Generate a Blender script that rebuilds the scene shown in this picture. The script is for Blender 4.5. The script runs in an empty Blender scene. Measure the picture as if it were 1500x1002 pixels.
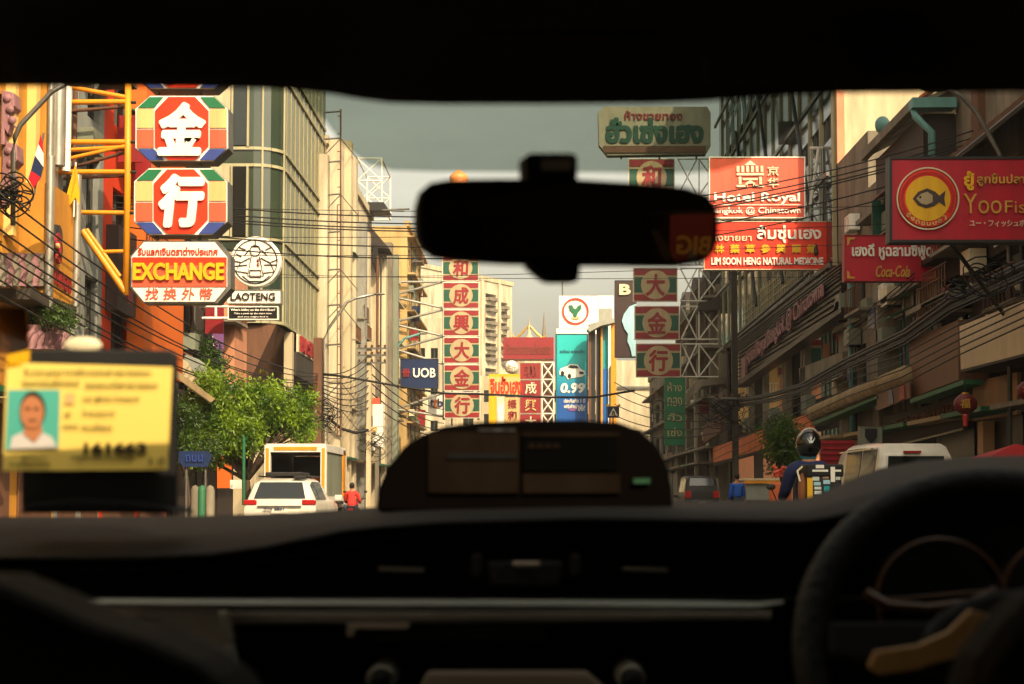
import bpy, bmesh, math, random
from mathutils import Vector as V, Matrix, Quaternion
random.seed(11)
D = bpy.data; S = bpy.context.scene; COL = S.collection
R_ = math.radians; PI = math.pi

# ------------------------------------------------------------ camera, sky, sun, exposure
F = 1500 * 50 / 36.0
PITCH = 3.0; YAW = 0.963; SH = 224 - math.tan(R_(PITCH)) * F
CAM = V((0, 0, 1.15))
RM = Matrix.Rotation(R_(YAW), 3, 'Z') @ Matrix.Rotation(R_(90 + PITCH), 3, 'X')
cd = D.cameras.new('camera'); cam = D.objects.new('camera', cd); COL.objects.link(cam)
cd.lens = 50; cd.sensor_width = 36; cd.shift_y = SH / 1500; cd.clip_start = .02; cd.clip_end = 3000
cd.dof.use_dof = True; cd.dof.focus_distance = 48; cd.dof.aperture_fstop = 7.5
cam.location = CAM; cam.rotation_euler = RM.to_euler(); S.camera = cam
SUN_EL, SUN_AZ = 40.0, 30.0
sdir = V((math.cos(R_(SUN_EL)) * math.sin(R_(SUN_AZ)), -math.cos(R_(SUN_EL)) * math.cos(R_(SUN_AZ)), math.sin(R_(SUN_EL))))
sl = D.lights.new('sun', 'SUN'); sl.energy = 4.4; sl.angle = R_(.5); sl.color = (1, .77, .52)
sun = D.objects.new('sun', sl); COL.objects.link(sun); sun.rotation_euler = sdir.to_track_quat('Z', 'Y').to_euler(); sun.location = (20, -20, 60)
W = D.worlds.new('World'); S.world = W; W.use_nodes = True
nt = W.node_tree; bg = nt.nodes['Background']
sk = nt.nodes.new('ShaderNodeTexSky'); sk.sky_type = 'NISHITA'; sk.sun_disc = False
sk.sun_elevation = R_(SUN_EL); sk.sun_rotation = PI - R_(SUN_AZ); sk.air_density = 1.6; sk.dust_density = 6; sk.ozone_density = 1
hs = nt.nodes.new('ShaderNodeHueSaturation'); hs.inputs['Saturation'].default_value = .3
mx = nt.nodes.new('ShaderNodeMix'); mx.data_type = 'RGBA'; mx.blend_type = 'MULTIPLY'; mx.inputs[0].default_value = 1
mx.inputs[7].default_value = (1.1, 1.0, .82, 1)
nt.links.new(sk.outputs[0], hs.inputs['Color']); nt.links.new(hs.outputs[0], mx.inputs[6])
tc = nt.nodes.new('ShaderNodeTexCoord'); wm = nt.nodes.new('ShaderNodeMapping'); wm.inputs['Scale'].default_value = (1, 1, 2.6); wn = nt.nodes.new('ShaderNodeTexNoise'); wn.inputs['Scale'].default_value = 7; wn.inputs['Detail'].default_value = 5
wr = nt.nodes.new('ShaderNodeMapRange'); wr.inputs[1].default_value = .3; wr.inputs[2].default_value = .7; wr.inputs[3].default_value = .93; wr.inputs[4].default_value = 1.16
w2 = nt.nodes.new('ShaderNodeMix'); w2.data_type = 'RGBA'; w2.blend_type = 'MULTIPLY'; w2.inputs[0].default_value = 1
nt.links.new(tc.outputs['Generated'], wm.inputs['Vector']); nt.links.new(wm.outputs[0], wn.inputs['Vector']); nt.links.new(wn.outputs['Fac'], wr.inputs[0]); nt.links.new(wr.outputs[0], w2.inputs[7])
nt.links.new(mx.outputs[2], w2.inputs[6]); nt.links.new(w2.outputs[2], bg.inputs[0])
bg.inputs[1].default_value = .15
S.view_settings.view_transform = 'Standard'; S.view_settings.look = 'None'; S.view_settings.exposure = 0.52; S.view_settings.gamma = 1
S.cycles.max_bounces = 6; S.cycles.transparent_max_bounces = 10; S.cycles.sample_clamp_indirect = 6
S.cycles.use_denoising = True

# ------------------------------------------------------------ helpers
def ray(px, py): return RM @ V(((px - 750) / F, (-(py - 501) + SH) / F, -1))
def P(px, py, Y): r = ray(px, py); return CAM + r * (Y / r.y)
def PX(px, py, X): r = ray(px, py); return CAM + r * (X / r.x)
def PP(px, py, p0, n): r = ray(px, py); return CAM + r * ((V(p0) - CAM).dot(V(n)) / r.dot(V(n)))
def lin(h):
    c = [int(h[i:i + 2], 16) / 255 for i in (0, 2, 4)]
    return tuple(x / 12.92 if x < .04045 else ((x + .055) / 1.055) ** 2.4 for x in c) + (1,)
MC = {}
def mat(key, hx=None, rough=.7, metal=0, grime=.3, scale=1.5, bump=.15, streak=3.0, spec=.4, emit=0, dirt='2a2118', trans=0):
    if key in MC: return MC[key]
    m = D.materials.new(key); m.use_nodes = True; t = m.node_tree; b = t.nodes['Principled BSDF']; MC[key] = m
    b.inputs['Roughness'].default_value = rough; b.inputs['Metallic'].default_value = metal
    b.inputs['Specular IOR Level'].default_value = spec
    geo = t.nodes.new('ShaderNodeNewGeometry'); mp = t.nodes.new('ShaderNodeMapping'); mp.inputs['Scale'].default_value = (1, 1, 1 / streak)
    t.links.new(geo.outputs['Position'], mp.inputs['Vector'])
    n1 = t.nodes.new('ShaderNodeTexNoise'); n1.inputs['Scale'].default_value = scale; n1.inputs['Detail'].default_value = 8; n1.inputs['Roughness'].default_value = .65
    t.links.new(mp.outputs[0], n1.inputs['Vector'])
    rp = t.nodes.new('ShaderNodeValToRGB'); rp.color_ramp.elements[0].position = .38; rp.color_ramp.elements[1].position = .72
    t.links.new(n1.outputs['Fac'], rp.inputs[0])
    ml = t.nodes.new('ShaderNodeMath'); ml.operation = 'MULTIPLY'; ml.inputs[1].default_value = grime
    t.links.new(rp.outputs[0], ml.inputs[0])
    mi = t.nodes.new('ShaderNodeMix'); mi.data_type = 'RGBA'; mi.inputs[6].default_value = lin(hx); mi.inputs[7].default_value = lin(dirt)
    t.links.new(ml.outputs[0], mi.inputs[0]); t.links.new(mi.outputs[2], b.inputs['Base Color'])
    if bump:
        n2 = t.nodes.new('ShaderNodeTexNoise'); n2.inputs['Scale'].default_value = scale * 9; n2.inputs['Detail'].default_value = 4
        t.links.new(geo.outputs['Position'], n2.inputs['Vector'])
        bp = t.nodes.new('ShaderNodeBump'); bp.inputs['Strength'].default_value = bump; bp.inputs['Distance'].default_value = .02
        t.links.new(n2.outputs['Fac'], bp.inputs['Height']); t.links.new(bp.outputs[0], b.inputs['Normal'])
    if emit:
        t.links.new(mi.outputs[2], b.inputs['Emission Color']); b.inputs['Emission Strength'].default_value = emit
    return m
def film(key, col, gloss=.04):
    if key in MC: return MC[key]
    if not gloss:
        m = D.materials.new(key); m.use_nodes = True; t = m.node_tree; MC[key] = m; t.nodes.remove(t.nodes['Principled BSDF'])
        a = t.nodes.new('ShaderNodeBsdfTransparent'); a.inputs[0].default_value = col + (1,); t.links.new(a.outputs[0], t.nodes['Material Output'].inputs[0]); return m
    m = D.materials.new(key); m.use_nodes = True; t = m.node_tree; MC[key] = m
    t.nodes.remove(t.nodes['Principled BSDF']); o = t.nodes['Material Output']
    a = t.nodes.new('ShaderNodeBsdfTransparent'); a.inputs[0].default_value = col + (1,)
    g = t.nodes.new('ShaderNodeBsdfGlossy'); g.inputs['Roughness'].default_value = .05
    x = t.nodes.new('ShaderNodeMixShader'); x.inputs[0].default_value = gloss
    t.links.new(a.outputs[0], x.inputs[1]); t.links.new(g.outputs[0], x.inputs[2]); t.links.new(x.outputs[0], o.inputs[0])
    return m
def leafmat(key, a, b2, scale=2.2):
    m = D.materials.new(key); m.use_nodes = True; t = m.node_tree; b = t.nodes['Principled BSDF']; MC[key] = m
    geo = t.nodes.new('ShaderNodeNewGeometry'); n = t.nodes.new('ShaderNodeTexNoise'); n.inputs['Scale'].default_value = scale; n.inputs['Detail'].default_value = 6
    t.links.new(geo.outputs['Position'], n.inputs['Vector'])
    r = t.nodes.new('ShaderNodeValToRGB'); r.color_ramp.elements[0].color = lin(a); r.color_ramp.elements[1].color = lin(b2)
    r.color_ramp.elements[0].position = .35; r.color_ramp.elements[1].position = .65
    t.links.new(n.outputs['Fac'], r.inputs[0]); t.links.new(r.outputs[0], b.inputs['Base Color']); b.inputs['Roughness'].default_value = .45
    tr = t.nodes.new('ShaderNodeBsdfTranslucent'); t.links.new(r.outputs[0], tr.inputs[0])
    x = t.nodes.new('ShaderNodeMixShader'); x.inputs[0].default_value = .3
    t.links.new(b.outputs[0], x.inputs[1]); t.links.new(tr.outputs[0], x.inputs[2]); t.links.new(x.outputs[0], t.nodes['Material Output'].inputs[0])
    return m
WL = {}
def tag(o, label=None, cat=None, group=None, kind=None):
    for k, v in (('label', label), ('category', cat), ('group', group), ('kind', kind)):
        if v: o[k] = v
    return o
def thing(name, label, cat, loc, group=None):
    o = D.objects.new(name, None); COL.objects.link(o); o.location = loc; o.empty_display_size = .2
    WL[o.name] = V(loc); return tag(o, label, cat, group)
def link(o, world, parent):
    COL.objects.link(o)
    if parent: o.parent = parent; o.location = V(world) - WL[parent.name]
    else: o.location = world
    WL[o.name] = V(world); return o
class MB:
    def __init__(s): s.v = []; s.f = []
    def add(s, vs, fs):
        b = len(s.v); s.v += [V(v) for v in vs]; s.f += [[b + i for i in f] for f in fs]; return s
    def quad(s, a, b, c, d): return s.add([a, b, c, d], [[0, 1, 2, 3]])
    def par(s, o, u, v, w):
        o, u, v, w = V(o), V(u), V(v), V(w)
        return s.add([o, o + u, o + u + v, o + v, o + w, o + u + w, o + u + v + w, o + v + w],
                     [[0, 3, 2, 1], [4, 5, 6, 7], [0, 1, 5, 4], [1, 2, 6, 5], [2, 3, 7, 6], [3, 0, 4, 7]])
    def box(s, x0, y0, z0, x1, y1, z1): return s.par((x0, y0, z0), (x1 - x0, 0, 0), (0, y1 - y0, 0), (0, 0, z1 - z0))
    def tube(s, pts, r, n=6, closed=False):
        pts = [V(p) for p in pts]; rs = r if isinstance(r, (list, tuple)) else [r] * len(pts)
        rings = []; up = V((0, 0, 1)); L = len(pts)
        for i, p in enumerate(pts):
            if closed: d = pts[(i + 1) % L] - pts[i - 1]
            else: d = pts[min(i + 1, L - 1)] - pts[max(i - 1, 0)]
            d.normalize(); a = d.cross(up)
            if a.length < .05: a = d.cross(V((1, 0, 0)))
            a.normalize(); b = a.cross(d)
            rings.append([p + (a * math.cos(2 * PI * k / n) + b * math.sin(2 * PI * k / n)) * rs[i] for k in range(n)])
        base = len(s.v)
        for rg in rings: s.v += rg
        for i in range(L if closed else L - 1):
            for k in range(n):
                a0 = base + i * n + k; a1 = base + i * n + (k + 1) % n; j = ((i + 1) % L) * n
                s.f.append([a0, a1, base + j + (k + 1) % n, base + j + k])
        if not closed:
            s.f.append([base + k for k in range(n)][::-1]); s.f.append([base + (L - 1) * n + k for k in range(n)])
        return s
    def prism(s, poly, d):
        n = len(poly); d = V(d); vs = [V(p) for p in poly]; vs += [p + d for p in vs]
        return s.add(vs, [list(range(n)), list(range(2 * n - 1, n - 1, -1))] + [[(i + 1) % n, i, n + i, n + (i + 1) % n] for i in range(n)])
    def sphere(s, c, r, nu=12, nv=8):
        c = V(c); r = r if isinstance(r, (tuple, list)) else (r, r, r); vs = []; fs = []
        for j in range(nv + 1):
            for i in range(nu):
                t = PI * j / nv; p = 2 * PI * i / nu
                vs.append(c + V((r[0] * math.sin(t) * math.cos(p), r[1] * math.sin(t) * math.sin(p), r[2] * math.cos(t))))
        for j in range(nv):
            for i in range(nu): fs.append([j * nu + i, (j + 1) * nu + i, (j + 1) * nu + (i + 1) % nu, j * nu + (i + 1) % nu])
        return s.add(vs, fs)
    def lathe(s, c, prof, n=16, axis='Z'):
        vs = []; fs = []; c = V(c)
        for r, h in prof:
            for i in range(n):
                a = 2 * PI * i / n; p = V((r * math.cos(a), r * math.sin(a), h))
                if axis == 'Y': p = V((p.x, p.z, p.y))
                if axis == 'X': p = V((p.z, p.x, p.y))
                vs.append(c + p)
        for j in range(len(prof) - 1):
            for i in range(n): fs.append([j * n + i, j * n + (i + 1) % n, (j + 1) * n + (i + 1) % n, (j + 1) * n + i])
        return s.add(vs, fs)
    def build(s, name, m, parent=None, smooth=False, bevel=0, label=None, seg=2, subd=0, recalc=True):
        me = D.meshes.new(name)
        if s.v:
            lo = V([min(v[i] for v in s.v) for i in range(3)]); hi = V([max(v[i] for v in s.v) for i in range(3)])
            c = V(((lo.x + hi.x) / 2, (lo.y + hi.y) / 2, lo.z if parent is None else (lo.z + hi.z) / 2))
        else: c = V((0, 0, 0))
        me.from_pydata([v - c for v in s.v], [], s.f)
        bm = bmesh.new(); bm.from_mesh(me)
        if subd or bevel: bmesh.ops.remove_doubles(bm, verts=bm.verts, dist=1e-5)
        if recalc: bmesh.ops.recalc_face_normals(bm, faces=bm.faces)
        bm.to_mesh(me); bm.free()
        if smooth:
            for p in me.polygons: p.use_smooth = True
        me.materials.append(m); o = D.objects.new(name, me); link(o, c, parent)
        if bevel:
            q = o.modifiers.new('bevel', 'BEVEL'); q.width = bevel; q.segments = seg; q.limit_method = 'ANGLE'; q.angle_limit = R_(35)
        if subd:
            q = o.modifiers.new('subd', 'SUBSURF'); q.levels = q.render_levels = subd
        if label: o['label'] = label
        return o
SHM = {}
def shared(kind, m):
    k = (kind, m.name)
    if k in SHM: return SHM[k]
    b = MB()
    if kind == 'box': b.box(-.5, -.5, -.5, .5, .5, .5)
    else:
        b.tube([(0, 0, -.5), (0, 0, .5)], 1, 7)
    me = D.meshes.new(kind + '_piece'); me.from_pydata(b.v, [], b.f)
    bm = bmesh.new(); bm.from_mesh(me); bmesh.ops.recalc_face_normals(bm, faces=bm.faces); bm.to_mesh(me); bm.free()
    if kind != 'box':
        for p in me.polygons: p.use_smooth = len(p.vertices) == 4
    me.materials.append(m); SHM[k] = me; return me
def piece(name, c, size, m, parent, rot=None):
    o = D.objects.new(name, shared('box', m)); link(o, c, parent); o.scale = size
    if rot: o.rotation_euler = rot
    return o
def bar(name, lo, hi, m, parent):
    lo, hi = V(lo), V(hi); return piece(name, (lo + hi) / 2, hi - lo, m, parent)
def rod(name, a, b, r, m, parent):
    a, b = V(a), V(b); o = D.objects.new(name, shared('rod', m)); link(o, (a + b) / 2, parent); d = b - a
    o.rotation_euler = d.to_track_quat('Z', 'Y').to_euler(); o.scale = (r, r, d.length); return o
TX = {}
def textmesh(body, bold=0, shear=0, res=3):
    k = (body, bold, shear)
    if k in TX: return TX[k]
    c = D.curves.new('lettering', 'FONT'); c.body = body; c.size = 1; c.offset = bold; c.shear = shear; c.resolution_u = res; c.extrude = .5
    o = D.objects.new('lettering_source', c); COL.objects.link(o)
    bpy.context.view_layer.update()
    me = D.meshes.new_from_object(o.evaluated_get(bpy.context.evaluated_depsgraph_get()))
    vs = [v.co.copy() for v in me.vertices]; fs = [list(p.vertices) for p in me.polygons]
    D.objects.remove(o); D.curves.remove(c); D.meshes.remove(me)
    x0 = min(v.x for v in vs); x1 = max(v.x for v in vs); y0 = min(v.y for v in vs); y1 = max(v.y for v in vs)
    TX[k] = ([((v.x - x0) / (x1 - x0), (v.y - y0) / (y1 - y0), v.z) for v in vs], fs); return TX[k]
def text3(parent, body, p0, u, w, n, m, bold=.02, shear=0, th=.02, name='lettering', fat=0):
    """p0 lower left, u along the line (full width), w up (full height), n out of the board"""
    vs, fs = textmesh(body, bold, shear); p0, u, w, n = V(p0), V(u), V(w), V(n)
    b = MB(); H = w.length; e = u.normalized(); g = w.normalized(); r = fat * H
    p0 = p0 + e * r + g * r; u = u - e * 2 * r; w = w - g * 2 * r
    for k in range(10 if fat else 1):
        o_ = (e * math.cos(PI * k / 5) + g * math.sin(PI * k / 5)) * r + n * (.0011 * k)
        b.add([p0 + o_ + u * x + w * y + n * (th * (z + .5)) for x, y, z in vs], fs)
    return b.build(name, m, parent, recalc=False)
def txt(parent, body, rect, Y, m, bold=.02, shear=0, th=.02, name='lettering', fat=0):
    x0, y0, x1, y1 = rect; a = P(x0, y1, Y); b = P(x1, y0, Y); c = P(x1, y1, Y)
    return text3(parent, body, a, V((c.x - a.x, 0, c.z - a.z)), V((0, 0, b.z - c.z)), V((0, -1, 0)), m, bold, shear, th, name, fat)
def poly(parent, name, pts, Y, m, th=.02, **k):
    return MB().prism([P(x, y, Y) for x, y in pts], (0, -th, 0)).build(name, m, parent, **k)
def rect(parent, name, x0, y0, x1, y1, Y, m, th=.02, **k):
    return poly(parent, name, [(x0, y0), (x1, y0), (x1, y1), (x0, y1)], Y, m, th, **k)
def circ(cx, cy, r, n=28, ry=None): return [(cx + r * math.cos(2 * PI * i / n), cy + (ry or r) * math.sin(2 * PI * i / n)) for i in range(n)]
def ring(parent, name, cx, cy, r0, r1, Y, m, th=.02, n=28):
    b = MB(); A = [P(x, y, Y) for x, y in circ(cx, cy, r0, n)]; B = [P(x, y, Y) for x, y in circ(cx, cy, r1, n)]; d = V((0, -th, 0))
    for i in range(n):
        j = (i + 1) % n; b.quad(A[i] + d, A[j] + d, B[j] + d, B[i] + d); b.quad(A[i], A[j], A[j] + d, A[i] + d); b.quad(B[i], B[j], B[j] + d, B[i] + d)
    return b.build(name, m, parent, recalc=False)
def skin(name, pts, edges, rad, m, parent, sub=2, label=None):
    me = D.meshes.new(name); c = V(pts[0]); me.from_pydata([V(p) - c for p in pts], edges, [])
    o = D.objects.new(name, me); COL.objects.link(o); q = o.modifiers.new('s', 'SKIN'); q.use_smooth_shade = True
    for i, r in enumerate(rad): me.skin_vertices[0].data[i].radius = (r, r) if not isinstance(r, tuple) else r
    me.skin_vertices[0].data[0].use_root = True
    if sub: o.modifiers.new('d', 'SUBSURF').levels = sub
    bpy.context.view_layer.update()
    m2 = D.meshes.new_from_object(o.evaluated_get(bpy.context.evaluated_depsgraph_get())); m2.name = name
    D.objects.remove(o); m2.materials.clear(); m2.materials.append(m)
    for p in m2.polygons: p.use_smooth = True
    o = D.objects.new(name, m2); link(o, c, parent)
    if label: o['label'] = label
    return o
# ------------------------------------------------------------ materials
mat('asphalt', '3c3a37', .85, grime=.4, scale=3, bump=.4); mat('pave', '8a8074', .85, grime=.45, scale=2); mat('kerb', 'b0a595', .8)
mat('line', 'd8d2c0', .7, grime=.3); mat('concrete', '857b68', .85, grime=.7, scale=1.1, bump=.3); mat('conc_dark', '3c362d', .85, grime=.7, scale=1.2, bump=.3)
mat('white_wall', 'cdbf9f', .8, grime=.7, scale=.8, streak=7, bump=.25, dirt='3c2c1a'); mat('cream', 'c4b490', .8, grime=.6, streak=6, scale=1, dirt='4a3418')
mat('yellow_wall', 'c08528', .75, grime=.5, scale=1.2, dirt='4a2c0c'); mat('yellow_pale', 'd8b468', .75, grime=.2, scale=1.2, dirt='5a3a14')
mat('red_wall', 'd23b12', .65, grime=.2, scale=1, dirt='5a1b0a'); mat('orange_wall', 'cf6318', .65, grime=.18, scale=1, dirt='7a3a0c')
mat('grey_wall', '8d9088', .8, grime=.4, scale=1.3); mat('greygreen', '7e8370', .75, grime=.4, scale=1.3); mat('pink', '94686a', .6, grime=.5, scale=5)
mat('olive_rib', '8f8a62', .5, grime=.3); mat('ochre', 'b89a62', .8, grime=.6, streak=6, scale=1, dirt='4a3418'); mat('olive_glass', '76745a', .3, grime=.5, scale=1.2, bump=0, spec=.6, dirt='2c3322', streak=6); mat('glass_dark', '141c18', .12, grime=.2, scale=.8, bump=0, spec=.8); mat('glass_green', '27342b', .15, grime=.35, scale=.6, bump=0, spec=.8, dirt='4d5030')
mat('fin', 'a39c78', .55, grime=.35, scale=2, streak=8); mat('fin_dark', '4c4b44', .6, grime=.4, scale=2, streak=8); mat('steel', '75736c', .45, .6, grime=.5, scale=4)
mat('galv', 'a8a69a', .4, .6, grime=.4, scale=4); mat('white_steel', 'dcd6c8', .5, grime=.25, scale=4); mat('yellow_steel', 'd98f1c', .45, grime=.25, scale=4, dirt='6a3c08')
mat('black_metal', '1c1b1a', .5, grime=.2); mat('rust', '6a4630', .8, grime=.5, scale=3, streak=5); mat('cable', '0b0a08', .6, grime=.2)
mat('s_white', 'efe9da', .5, grime=.3, scale=2.6, streak=7, dirt='241c14'); mat('s_whit2', 'd8cba8', .5, grime=.3, scale=2.6, streak=7, dirt='241c14'); mat('s_red', 'e2310a', .4, grime=.3, scale=2.6, streak=7, dirt='241c14'); mat('s_crim', 'b4122a', .4, grime=.3, scale=2.6, streak=7, dirt='241c14')
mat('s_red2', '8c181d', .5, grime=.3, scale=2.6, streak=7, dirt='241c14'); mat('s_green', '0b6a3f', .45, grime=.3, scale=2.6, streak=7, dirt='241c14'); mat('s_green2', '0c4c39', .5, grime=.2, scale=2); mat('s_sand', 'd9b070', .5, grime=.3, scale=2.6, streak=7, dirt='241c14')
mat('s_salmon', 'e2583a', .45, grime=.3, scale=2.6, streak=7, dirt='241c14'); mat('s_blue', '2c4088', .45, grime=.3, scale=2.6, streak=7, dirt='241c14'); mat('s_navy', '13284f', .4, grime=.3, scale=2.6, streak=7, dirt='241c14'); mat('s_gold', 'e2ab10', .4, grime=.3, scale=2.6, streak=7, dirt='241c14')
mat('s_gold2', 'c9993a', .5, grime=.3, scale=2.6, streak=7, dirt='241c14'); mat('s_disc', 'ad9a72', .55, grime=.3, scale=2.6, streak=7, dirt='241c14'); mat('s_brown', '3c2a28', .5, grime=.3, scale=2.6, streak=7, dirt='241c14'); mat('s_lblue', 'a9d5e0', .5, grime=.3, scale=2.6, streak=7, dirt='241c14')
mat('s_teal', '0a9aa0', .4, grime=.3, scale=2.6, streak=7, dirt='241c14'); mat('s_azure', '0d63b0', .4, grime=.3, scale=2.6, streak=7, dirt='241c14'); mat('s_tan', 'a8845c', .6, grime=.3, scale=2.6, streak=7, dirt='241c14'); mat('s_purple', '7c4f86', .5, grime=.2, scale=2)
mat('s_black', '141414', .4, grime=.3); mat('s_bigred', '7a1a10', .5, grime=.2); mat('terracotta', 'dd7340', .7, grime=.35, scale=1.6, streak=4); mat('tin', '6b5f52', .6, .3, grime=.55, scale=3, streak=6)
mat('wood_dark', '2e241d', .7, grime=.4, scale=3, streak=6); mat('box_beige', 'c9b592', .6, grime=.25, scale=2, streak=4); mat('box_brown', '6d4a33', .6, grime=.25, scale=2, streak=4)
mat('teal_pipe', '5d8f8a', .5, grime=.3, scale=3); mat('awning_tan', '9a8560', .8, grime=.4, scale=3, streak=5); mat('green_edge', '1f5d3a', .6, grime=.3)
mat('car_white', 'cfc8b8', .22, grime=.2, scale=2, bump=0, spec=.6); mat('car_glass', '0d1210', .06, grime=0, bump=0, spec=.9); mat('tyre', '161616', .8); mat('rubber', '0d0d0d', .7, dirt='000000', grime=.1)
mat('lamp_red', '9c0d0a', .2, grime=0, bump=0, spec=.8); mat('chrome', 'cfcfcf', .15, 1, grime=.1, bump=0); mat('plate', 'd9d3c5', .4, grime=.1); mat('interior_blk', '070808', .8, dirt='000000', spec=.15, grime=.15, bump=.1, scale=8)
mat('dash', '070707', .75, dirt='000000', grime=.2, bump=.35, scale=30, streak=1, spec=.18); mat('dash_grey', 'b4ada4', .55, grime=.15, bump=.15, scale=20, streak=1, spec=.3); mat('trim', 'c2c6bd', .35, .25, grime=.15, bump=0, scale=8)
mat('headliner', '4a4038', .95, grime=.2, bump=.3, scale=30, streak=1, spec=.1); mat('card', 'e8cd66', .55, grime=.05, scale=8, bump=0); mat('card2', '8c8a35', .55, grime=.05, bump=0); mat('ink', '17170a', .6, grime=0, bump=0)
mat('teal_print', '4aa898', .6, grime=.1, bump=0, scale=20); mat('skin_print', 'b5754c', .6, grime=.1, bump=0, scale=20); mat('hair', '15100d', .7, grime=.1); mat('skin', 'a06c4a', .55, grime=.1, bump=.05)
mat('shirt_print', 'c9c6c0', .6, grime=.1, bump=0, scale=20); mat('leather', '0e0b09', .65, dirt='000000', grime=.15, scale=14, bump=.3, streak=1); mat('wood_trim', '4a2f1b', .3, grime=.3, scale=9, streak=.3, bump=0)
mat('red_cloth', 'd8322a', .85, grime=.15); mat('blue_cloth', '1d4fa3', .85, grime=.15); mat('navy_cloth', '18234a', .85, grime=.2); mat('jeans', '27303f', .85, grime=.2)
mat('helmet', '0c0d0e', .15, grime=.05, bump=0, spec=.8); mat('brown_bag', 'a2663c', .8, grime=.3, scale=6); mat('sticker', 'c9d3cc', .5, grime=.15, scale=8, bump=0); mat('bark', '4a3a2b', .9, grime=.4, scale=6, bump=.6)
mat('lantern', '5a0e09', .5, grime=.2, scale=5, bump=0); mat('red_tarp', '9a1016', .6, grime=.15); mat('tarp_grey', '8b8f84', .7, grime=.3); mat('led_green', '043a1e', .6, grime=0, bump=0, emit=.03)
mat('orange_dome', 'd8843a', .5, grime=.2, scale=.4); mat('silver_roof', '9a9a8c', .5, grime=.3); mat('belt', 'a0856a', .7, grime=.1); mat('gold', 'e0b050', .3, .7, grime=.15)
leafmat('leaf_a', '28500c', '8aa822', 1.3); leafmat('leaf_b', '1c3410', '4c6a1c')
M = MC
mirror_m = D.materials.new('mirror_glass'); mirror_m.use_nodes = True; b_ = mirror_m.node_tree.nodes['Principled BSDF']
b_.inputs['Metallic'].default_value = .93; b_.inputs['Base Color'].default_value = (.34, .26, .21, 1); b_.inputs['Roughness'].default_value = .02

# ------------------------------------------------------------ ground
XL, XR = -12.0, 12.0
def sheet(name, x0, y0, x1, y1, z, m, label=None):
    o = MB().quad((x0, y0, z), (x1, y0, z), (x1, y1, z), (x0, y1, z)).build(name, M[m]); return tag(o, kind='structure')
sheet('ground', -900, -300, 900, 2200, -.16, 'conc_dark'); sheet('road', -9, -60, 9, 420, 0, 'asphalt')
for sx in (-1, 1):
    tag(MB().box(min(sx * 9, sx * 12.6), -60, -.1, max(sx * 9, sx * 12.6), 420, .13).build('pavement', M['pave']), kind='structure')
    tag(MB().box(min(sx * 8.8, sx * 9.0), -60, -.1, max(sx * 8.8, sx * 9.0), 420, .14).build('kerb', M['kerb']), kind='structure')
lm = MB()
for x in (-5.3, -1.8, 1.8, 5.3):
    for k in range(34): lm.quad((x - .06, -20 + k * 9, .004), (x + .06, -20 + k * 9, .004), (x + .06, -17 + k * 9, .004), (x - .06, -17 + k * 9, .004))
tag(lm.build('lane_markings', M['line']), kind='structure')

# ------------------------------------------------------------ buildings
def facade(parent, p0, u, n, L, H, ops, m, rev=.28, frame='fin_dark', glass='glass_dark', back=None, mull=1, depth=6, extra=None, label=None):
    p0, u, n = V(p0), V(u), V(n); Z = V((0, 0, 1))
    xs = sorted({0.0, L} | {o[0] for o in ops} | {o[2] for o in ops}); zs = sorted({0.0, H} | {o[1] for o in ops} | {o[3] for o in ops})
    b = MB(); pt = lambda a, z, c=0: p0 + u * a + Z * z + n * c
    for i in range(len(xs) - 1):
        for j in range(len(zs) - 1):
            cx, cz = (xs[i] + xs[i + 1]) / 2, (zs[j] + zs[j + 1]) / 2
            if any(o[0] < cx < o[2] and o[1] < cz < o[3] for o in ops): continue
            b.quad(pt(xs[i], zs[j]), pt(xs[i + 1], zs[j]), pt(xs[i + 1], zs[j + 1]), pt(xs[i], zs[j + 1]))
    for a0, z0, a1, z1 in ops:
        r = -rev
        b.quad(pt(a0, z0), pt(a1, z0), pt(a1, z0, r), pt(a0, z0, r)); b.quad(pt(a0, z1), pt(a1, z1), pt(a1, z1, r), pt(a0, z1, r))
        b.quad(pt(a0, z0), pt(a0, z1), pt(a0, z1, r), pt(a0, z0, r)); b.quad(pt(a1, z0), pt(a1, z1), pt(a1, z1, r), pt(a1, z0, r))
    for A, B in ((0, L), (L, 0)): b.quad(pt(A, 0), pt(A, H), pt(A, H, -depth), pt(A, 0, -depth))
    b.quad(pt(0, H), pt(L, H), pt(L, H, -depth), pt(0, H, -depth)); b.quad(pt(0, 0, -depth), pt(L, 0, -depth), pt(L, H, -depth), pt(0, H, -depth))
    w = b.build('wall', M[m], parent, recalc=False, label=label)
    for a0, z0, a1, z1 in ops:
        f = MB(); t = .06; c0 = -rev + .1
        for (A0, Z0, A1, Z1) in [(a0, z0, a0 + t, z1), (a1 - t, z0, a1, z1), (a0 + t, z0, a1 - t, z0 + t), (a0 + t, z1 - t, a1 - t, z1)] + [(a0 + (a1 - a0) * k / (mull + 1) - t / 2, z0 + t, a0 + (a1 - a0) * k / (mull + 1) + t / 2, z1 - t) for k in range(1, mull + 1)]:
            f.par(pt(A0, Z0, c0), u * (A1 - A0), Z * (Z1 - Z0), -n * .1)
        fo = f.build('window', M[frame], parent)
        MB().par(pt(a0, z0, -rev + .03), u * (a1 - a0), Z * (z1 - z0), -n * .02).build('pane', M[glass], fo)
    return w, pt
def grid(L, H, nb, floors, w=.62, h=.55, z0=4.2, fh=3.3, off=0):
    r = []; bw = L / nb
    for i in range(nb):
        for j in range(floors): r.append((bw * (i + .5 - w / 2), z0 + off + j * fh + fh * (1 - h) / 2, bw * (i + .5 + w / 2), z0 + off + j * fh + fh * (1 + h) / 2))
    return [o for o in r if o[3] < H - .2]
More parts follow.
